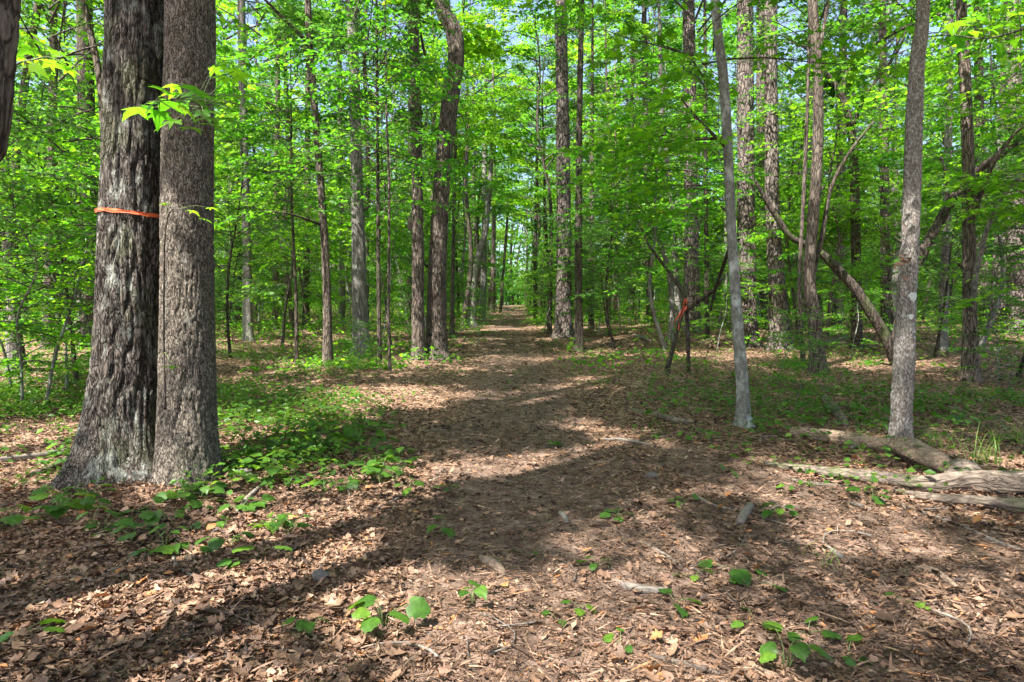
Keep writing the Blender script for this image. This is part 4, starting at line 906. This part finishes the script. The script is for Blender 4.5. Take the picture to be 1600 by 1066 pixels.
n = 20000; y = np.sqrt(rgu.uniform(13**2, 75**2, n)); x = (rgu.random(n)*2-1)*(y*0.80+0.5)
k = (rgu.random(n) < 0.10+0.9*sstep(0.42, 0.60, fbm(x*0.3+12, y*0.3, 9.0)))*(np.abs(x-path_x(y)) > 0.95+0.7*rgu.random(n)); k = k.astype(bool); x, y = x[k], y[k]
m = 7; n = len(x); ang = rgu.random((n, m))*6.283; sc2 = rgu.uniform(0.5, 1.5, (n, 1)); rad = rgu.uniform(0.02, 0.30, (n, m))*sc2
hh = rgu.uniform(0.08, 0.65, (n, m))*sc2*sstep(11, 22, y)[:, None]+0.04
px = x[:, None]+np.cos(ang)*rad; pyy = y[:, None]+np.sin(ang)*rad
pos = np.column_stack([px.ravel(), pyy.ravel(), (gz(px, pyy)+hh).ravel()]); aa = ang.ravel()
ug = leaves_mesh('undergrowth', pos, np.column_stack([np.cos(aa), np.sin(aa), rgu.normal(-0.1, 0.3, n*m)]), np.column_stack([rgu.normal(0, 0.6, n*m), rgu.normal(0, 0.6, n*m), np.ones(n*m)]),
                 rgu.uniform(0.07, 0.16, n*m), T_rhomb, M_leaf, rgu)
uo = obj('undergrowth', ug, kind='stuff'); tag(uo, 'knee high green undergrowth filling the floor of the wood', 'undergrowth')

# broad leaved seedlings, each with its own leaves
heart_me = []
for k in range(6):
    V, T = T_heart; V = V*(1+rgu.normal(0, 0.06, V.shape)); V[:, 2] += -0.22*(V[:, 1]-0.35)**2-0.2*V[:, 0]**2*(1 if k % 2 else -0.8)
    heart_me.append(make_mesh('broad_leaf', V, T, None, M_low, np.full(len(V), [0.15, 0.45, 0.7, 0.9, 0.3, 0.6][k]), True))
def seedling(u, v, nl, size, h, label, group=None, spread=None):
    B = on_ground(u, v); t = thing('seedling', label, 'plant', B, group=group); st = []
    spread = spread or size*1.1
    for i in range(nl):
        a_ = i*2.4+rgu.normal(0, 0.4)+u; r = spread*(0.25+0.9*math.sqrt((i+0.5)/nl))*rgu.uniform(0.7, 1.1)
        tip = np.array([math.cos(a_)*r, math.sin(a_)*r, h*rgu.uniform(0.55, 1.1)])
        st.append(tube(np.array([[0, 0, -0.02], tip*[0.3, 0.3, 0.7], tip]), np.array([0.0025, 0.002, 0.0015]), 5, cap=False))
        s = size*rgu.uniform(0.7, 1.2); d = np.array([math.cos(a_), math.sin(a_), rgu.normal(-0.15, 0.15)])
        place_leaf('leaf', heart_me[int(rgu.integers(6))], t, (0, 0, 0), tip, d, (rgu.normal(0, 0.28), rgu.normal(0, 0.28)-0.1, 1), s)
    V, tr, q = join(st); obj('stem', make_mesh('stems', V, tr, q, M_stem), t)
listed = [(600, 985, 7, 0.095, 0.16, 'large leaved seedling standing alone in sunlit litter'), (694, 838, 4, 0.085, 0.10, 'few leaved seedling on the shaded trail'),
          (738, 950, 4, 0.06, 0.11, 'spindly seedling with small leaves up its stem'), (482, 1000, 4, 0.07, 0.10, 'small dark seedling in the shadow band of leaf litter'),
          (1228, 1050, 8, 0.085, 0.15, 'bright leafy seedling casting a shadow on bare soil'), (1180, 978, 3, 0.075, 0.06, 'three leaf sprig on the soil near the bright seedling'),
          (1325, 1030, 3, 0.08, 0.05, 'low two toned sprig past the bright seedling'), (1055, 948, 3, 0.08, 0.05, 'yellow green sprig beside the short cut stick'),
          (932, 890, 5, 0.06, 0.06, 'small clump between wood chip and cut stick'), (968, 812, 5, 0.065, 0.07, 'shaded clump in the middle of the trail'),
          (1182, 915, 3, 0.095, 0.05, 'flat paired leaves lying on shaded soil'), (1140, 895, 2, 0.11, 0.06, 'single broad leaf tipped up from the soil'),
          (1262, 995, 3, 0.085, 0.07, 'pale sprig above the bright seedling'), (388, 885, 3, 0.09, 0.05, 'lone sprig in bright orange litter'),
          (190, 742, 9, 0.15, 0.22, 'big broad leaved plant at the foot of the ribboned trunk'), (300, 742, 6, 0.10, 0.22, 'climbing yellow green sprig at the foot of the fissured trunk'),
          (1365, 782, 6, 0.09, 0.09, 'bright clump by the side of the rotten log'), (1218, 812, 6, 0.08, 0.10, 'dark clump near the short cut log'),
          (1070, 790, 4, 0.07, 0.06, 'sprig beside the grey stone'), (1085, 905, 3, 0.06, 0.05, 'tiny sprig near the slanting twig'),
          (905, 955, 3, 0.055, 0.05, 'tiny pale sprig in sunlit soil'), (970, 1020, 3, 0.06, 0.07, 'upright pale sprig in the sunlit trail'),
          (1410, 940, 2, 0.07, 0.03, 'single leaf flat on sunlit litter'), (820, 868, 2, 0.06, 0.04, 'paired leaflets in the trail shade'),
          (640, 770, 5, 0.08, 0.09, 'sunlit clump at the edge of the trail'), (505, 770, 6, 0.09, 0.10, 'broad clump at the end of the ground cover'),
          (700, 770, 4, 0.06, 0.06, 'pale sprig in sun flecks on the trail edge'), (870, 975, 2, 0.05, 0.04, 'folded small leaf in bright soil'),
          (95, 810, 9, 0.13, 0.16, 'spreading broad leaved plant in the litter before the big trunks'), (25, 830, 7, 0.12, 0.14, 'sunlit broad leaved plant in litter away from the trunks'),
          (30, 1000, 4, 0.10, 0.08, 'bright leaf pair low in the sunlit orange litter'), (1180, 670, 5, 0.09, 0.14, 'green tuft at the foot of the mottled grey trunk'),
          (1110, 690, 6, 0.08, 0.12, 'bright tuft between log pieces and trail'), (860, 700, 4, 0.07, 0.07, 'faint sprig mid trail')]
for (u, v, nl, s, h, lab) in listed: seedling(u, v, nl, s, h, lab)
for i in range(38):
    u, v = rgu.uniform(100, 470), rgu.uniform(765, 875)
    if u > 330 and v < 775: continue
    seedling(u, v, int(rgu.integers(2, 6)), rgu.uniform(0.065, 0.11), rgu.uniform(0.04, 0.12), 'spreading broad leaved vine sprig in the litter before the big trunks', 'vine sprigs before the big trunks')
for i in range(44):
    u, v = rgu.uniform(340, 640), rgu.uniform(650, 770)
    if v < 650+(u-340)*0.12: continue
    seedling(u, v, int(rgu.integers(3, 8)), rgu.uniform(0.07, 0.12), rgu.uniform(0.06, 0.16), 'broad leaved sprig on the shaded bank beside the trail', 'sprigs on the shaded bank')
for i in range(30):
    u, v = rgu.uniform(1000, 1600), rgu.uniform(590, 690)
    seedling(u, v, int(rgu.integers(3, 7)), rgu.uniform(0.07, 0.11), rgu.uniform(0.08, 0.2), 'low leafy sprig among litter around the log pieces', 'sprigs around the log pieces')
def grass_tuft(u, v, nb, L, label):
    B = on_ground(u, v); t = thing('grass_tuft', label, 'grass', B)
    for c in range(nb):
        a_ = rgu.random()*6.28; le = L*rgu.uniform(0.5, 1.1); ln_ = rgu.uniform(0.3, 1.1); s = np.linspace(0, 1, 6)
        C = np.column_stack([np.cos(a_)*le*ln_*s**1.6+rgu.normal(0, 0.07), np.sin(a_)*le*ln_*s**1.6+rgu.normal(0, 0.07), le*(s-0.35*ln_*s*s)])
        w = 0.0035*(1-s)**0.6; sd = np.array([-math.sin(a_), math.cos(a_), 0])
        V = np.vstack([C-sd*w[:, None], C+sd*w[:, None]]); i = np.arange(5)
        obj('blade', make_mesh('blade', V, None, np.stack([i, i+1, i+7, i+6], 1), M_grass, np.full(12, rgu.random())), t)
grass_tuft(1462, 700, 34, 0.34, 'yellow green grass tuft behind the broken log'); grass_tuft(1540, 725, 40, 0.42, 'taller grass tuft above the rotten log')
grass_tuft(1395, 690, 14, 0.2, 'thin grass tuft by the speckled trunk'); grass_tuft(1275, 880, 18, 0.12, 'short grass wisp on the shaded side track')
grass_tuft(1580, 690, 26, 0.3, 'loose grass tuft away past the rotten log')

# ------------------------------------------------------------------ fallen wood
def log_mesh(pts, sink=0.35, n=18, rings=70, rough=0.25, ridge=0.0, flat=1.0, seed=0.0, lift=0.0):
    """pts: (u, v, width px) along the log on the ground"""
    C = []
    for (u, v, w) in pts:
        p = on_ground(u, v); r = w/2/FPX*p[1]; C.append([p[0], p[1], gz1(p[0], p[1])+r*(1-2*sink)*flat+lift, r])
    S = spline(np.array(C), rings)
    def disp(th, s, rr):
        k = 1+rough*2*(fbm(np.cos(th)*1.3+seed, np.sin(th)*1.3, s*3.0, 3)-0.5)
        if ridge: k = k+ridge*(np.abs(2*noise3(np.cos(th)*5+seed, np.sin(th)*5, s*1.4)-1)-0.5)
        return rr*k
    V, t, q = tube(S[:, :3], S[:, 3], n, disp)
    if flat != 1.0:
        zc = np.concatenate([np.repeat(S[:, 2], n), S[[0, -1], 2]]); V[:, 2] = zc+(V[:, 2]-zc)*flat
    return V, t, q
def log_thing(name, label, pieces, cat='log', group=None):
    B = on_ground(*pieces[0][1][0][:2])
    if len(pieces) == 1:
        V, t, q = log_mesh(pieces[0][1], **pieces[0][3]); o = obj(name, make_mesh(name, V-B, t, q, pieces[0][2], None, True), None, B); return tag(o, label, cat, group)
    o = thing(name, label, cat, B, group=group)
    for (nm, pts_, mat, kw) in pieces:
        V, t, q = log_mesh(pts_, **kw); obj(nm, make_mesh(nm, V-B, t, q, mat, None, True), o)
    return o
log_thing('fallen_log', 'brown fallen log lying behind the speckled trunk foot', [('trunk', [(1235, 680, 14), (1290, 690, 22), (1350, 703, 24), (1400, 712, 20), (1425, 722, 10)], M_log, dict(sink=0.10, ridge=0.35, rough=0.3, seed=3, n=26)),
          ('branch', [(1330, 706, 5), (1345, 700, 6), (1370, 690, 5), (1395, 705, 4)], M_stick, dict(sink=-0.6, n=8, rings=24))])
log_thing('broken_log', 'short sunlit broken log piece at the speckled trunk foot', [('broken_log', [(1393, 704, 14), (1410, 716, 36), (1440, 730, 36), (1470, 742, 30), (1492, 748, 16)], M_log, dict(sink=0.06, ridge=0.35, rough=0.3, seed=9, n=26))])
log_thing('rotten_log', 'long grey rotten split log flaking along the side track', [
    ('slab', [(1195, 728, 8), (1260, 740, 16), (1340, 752, 22), (1430, 765, 30), (1520, 768, 40), (1620, 772, 46), (1750, 775, 46)], M_rot, dict(sink=0.18, ridge=0.28, rough=0.35, flat=1.0, seed=21, n=34, rings=160)),
    ('slab', [(1400, 772, 8), (1460, 785, 20), (1530, 793, 28), (1610, 800, 30), (1720, 806, 26)], M_rot, dict(sink=0.2, ridge=0.35, rough=0.4, flat=0.8, seed=33, n=26, rings=100)),
    ('slab', [(1230, 748, 8), (1260, 756, 18), (1300, 760, 14), (1330, 762, 6)], M_rot, dict(sink=0.4, ridge=0.4, flat=0.4, seed=41)),
    ('knot', [(1480, 752, 14), (1500, 748, 34), (1525, 752, 24), (1540, 756, 8)], M_rot, dict(sink=0.1, ridge=0.4, seed=47))])
log_thing('short_log', 'mossy short log stub lying behind the brown fallen log', [('short_log', [(1288, 625, 10), (1300, 640, 14), (1312, 655, 15), (1322, 668, 10)], M_rot, dict(sink=0.2, ridge=0.3, seed=51))])
log_thing('curved_log', 'curved half buried branch at the edge of the trail', [('curved_log', [(985, 642, 6), (1020, 650, 10), (1055, 660, 12), (1085, 664, 8)], M_rot, dict(sink=0.3, seed=61, ridge=0.2))])
log_thing('fallen_log', 'far fallen log lying across the shade by the pines', [('fallen_log', [(1480, 552, 6), (1520, 551, 9), (1565, 550, 8)], M_rot, dict(sink=0.2, seed=71))])
log_thing('fallen_log', 'far fallen pole lying beyond the crooked tree', [('fallen_log', [(1255, 545, 5), (1290, 538, 7), (1325, 530, 7)], M_rot, dict(sink=0.2, seed=73))])
log_thing('fallen_log', 'fallen pole in the ferny shade near the taped sapling', [('fallen_log', [(975, 520, 3), (1000, 528, 5), (1020, 535, 3)], M_stick, dict(sink=0.1, seed=75))])
log_thing('fallen_branch', 'pale fallen branch lying beside the big flared root', [('fallen_branch', [(-40, 728, 10), (20, 722, 11), (70, 716, 10), (118, 706, 7)], M_stick, dict(sink=0.1, seed=81))])
log_thing('fallen_branch', 'dark fallen branch reaching the flared root', [('fallen_branch', [(40, 748, 7), (75, 738, 10), (112, 718, 9), (130, 708, 6)], M_darkstick, dict(sink=0.1, seed=83))])
sticks = [([(370, 806, 6), (385, 785, 8), (400, 770, 7), (424, 746, 5)], M_stick, 'crooked grey stick among vine sprigs'), ([(205, 868, 3), (262, 866, 5), (275, 885, 6), (300, 903, 5), (335, 910, 3)], M_stick, 'curved pale twig in sunlit litter'),
          ([(70, 908, 3), (120, 908, 5), (170, 918, 3)], M_stick, 'thin straight twig under vine leaves'), ([(1156, 822, 13), (1164, 808, 15), (1172, 797, 13)], M_stick, 'short pale cut log on the shaded side track'),
          ([(972, 919, 12), (985, 924, 14), (1015, 929, 14), (1042, 930, 11)], M_stick, 'short grey cut stick in the trail'), ([(752, 878, 12), (765, 887, 16), (778, 893, 15), (790, 902, 8)], M_log, 'tan wood chip at the shadow edge'),
          ([(1408, 792, 5), (1450, 806, 6), (1500, 825, 6), (1560, 852, 6), (1610, 868, 5)], M_stick, 'long thin bleached stick before the rotten log'), ([(1284, 852, 5), (1305, 868, 9), (1328, 886, 8)], M_stick, 'brown stick in the sunlit side track'),
          ([(940, 688, 4), (975, 690, 6), (1015, 697, 3)], M_stick, 'grey stick across the trail'), ([(1430, 893, 8), (1460, 902, 11), (1500, 925, 8)], M_log, 'pale root showing in the side track'),
          ([(1160, 1044, 8), (1185, 1052, 12), (1215, 1064, 9)], M_log, 'tan bark strip on bare soil'), ([(1008, 853, 3), (1040, 872, 5), (1085, 905, 4)], M_stick, 'slanting twig beside the cut stick'),
          ([(1265, 932, 3), (1295, 940, 5), (1325, 954, 4)], M_darkstick, 'dark twig on the shaded soil'), ([(1015, 1030, 7), (1060, 1040, 10), (1125, 1062, 9)], M_darkstick, 'dark root along the soil'),
          ([(1060, 878, 3), (1080, 888, 5), (1100, 905, 3)], M_darkstick, 'dark short twig by the tiny sprig'), ([(585, 800, 3), (640, 772, 4), (690, 745, 3)], M_stick, 'straight twig in sun flecks'),
          ([(1275, 1022, 6), (1300, 1008, 6), (1325, 1000, 4)], M_darkstick, 'dark curved twig past the bright seedling'), ([(1080, 772, 4), (1110, 790, 5), (1150, 800, 3)], M_stick, 'grey twig lit near the grey stone'),
          ([(1205, 786, 6), (1220, 795, 8), (1240, 803, 6)], M_darkstick, 'dark broken twig near the cut log'), ([(1330, 790, 5), (1345, 795, 7), (1362, 799, 5)], M_stick, 'pale chip before the rotten log'),
          ([(875, 805, 7), (882, 812, 9), (886, 820, 7)], M_stick, 'grey chunk of wood in the trail'), ([(640, 960, 3), (660, 990, 4), (700, 1010, 3)], M_darkstick, 'thin dark twig beside the large leaved seedling')]
for i, (p, m_, lab) in enumerate(sticks):
    log_thing('stick', lab, [('stick', p, m_, dict(sink=0.12, n=10, rings=30, rough=0.22, seed=100+i*7, ridge=0.15))], cat='stick')
for i in range(60):   # twigs strewn about
    y = 2.7*(12/2.7)**rgu.random(); x = rgu.uniform(-1, 1)*y*0.75; a_ = rgu.random()*6.28; L = rgu.uniform(0.12, 0.5); s = np.linspace(-0.5, 0.5, 7)
    c = np.column_stack([x+np.cos(a_+s*rgu.normal(0, 0.9))*L*s, y+np.sin(a_+s*rgu.normal(0, 0.9))*L*s]); r = rgu.uniform(0.003, 0.008)
    P = np.column_stack([c, gz(c[:, 0], c[:, 1])+r+0.012])-[x, y, 0]
    o = obj('twig', make_mesh('twig', *tube(P, r*(1-0.5*(s+0.5)), 6), mat=[M_stick, M_darkstick][i % 2], smooth=True), None, (x, y, 0))
    tag(o, 'small %s twig strewn over the litter' % ['pale', 'dark'][i % 2], 'twig', 'strewn %s twigs' % ['pale', 'dark'][i % 2])
def rock(u, v, r, label):
    B = on_ground(u, v); a_, b_ = np.meshgrid(np.linspace(0, 2*math.pi, 20, endpoint=False), np.linspace(0.001, math.pi-0.001, 12))
    d = np.stack([np.cos(a_)*np.sin(b_), np.sin(a_)*np.sin(b_), np.cos(b_)], -1).reshape(-1, 3)
    k = r*(0.7+0.6*fbm(d[:, 0]*1.6+u, d[:, 1]*1.6, d[:, 2]*1.6)); V = d*k[:, None]*[1, 0.8, 0.75]
    i = np.arange(11)[:, None]*20; j = np.arange(20)[None]; jn = (j+1) % 20
    o = obj('rock', make_mesh('rock', V, None, np.stack([i+j, i+jn, i+20+jn, i+20+j], -1).reshape(-1, 4), M_rock), None, B+[0, 0, r*0.3]); tag(o, label, 'rock')
rock(381, 744, 0.07, 'pale rock beside the fissured trunk foot'); rock(1018, 747, 0.05, 'grey stone in the trail shade'); rock(500, 905, 0.05, 'small grey stone in the shadow band')
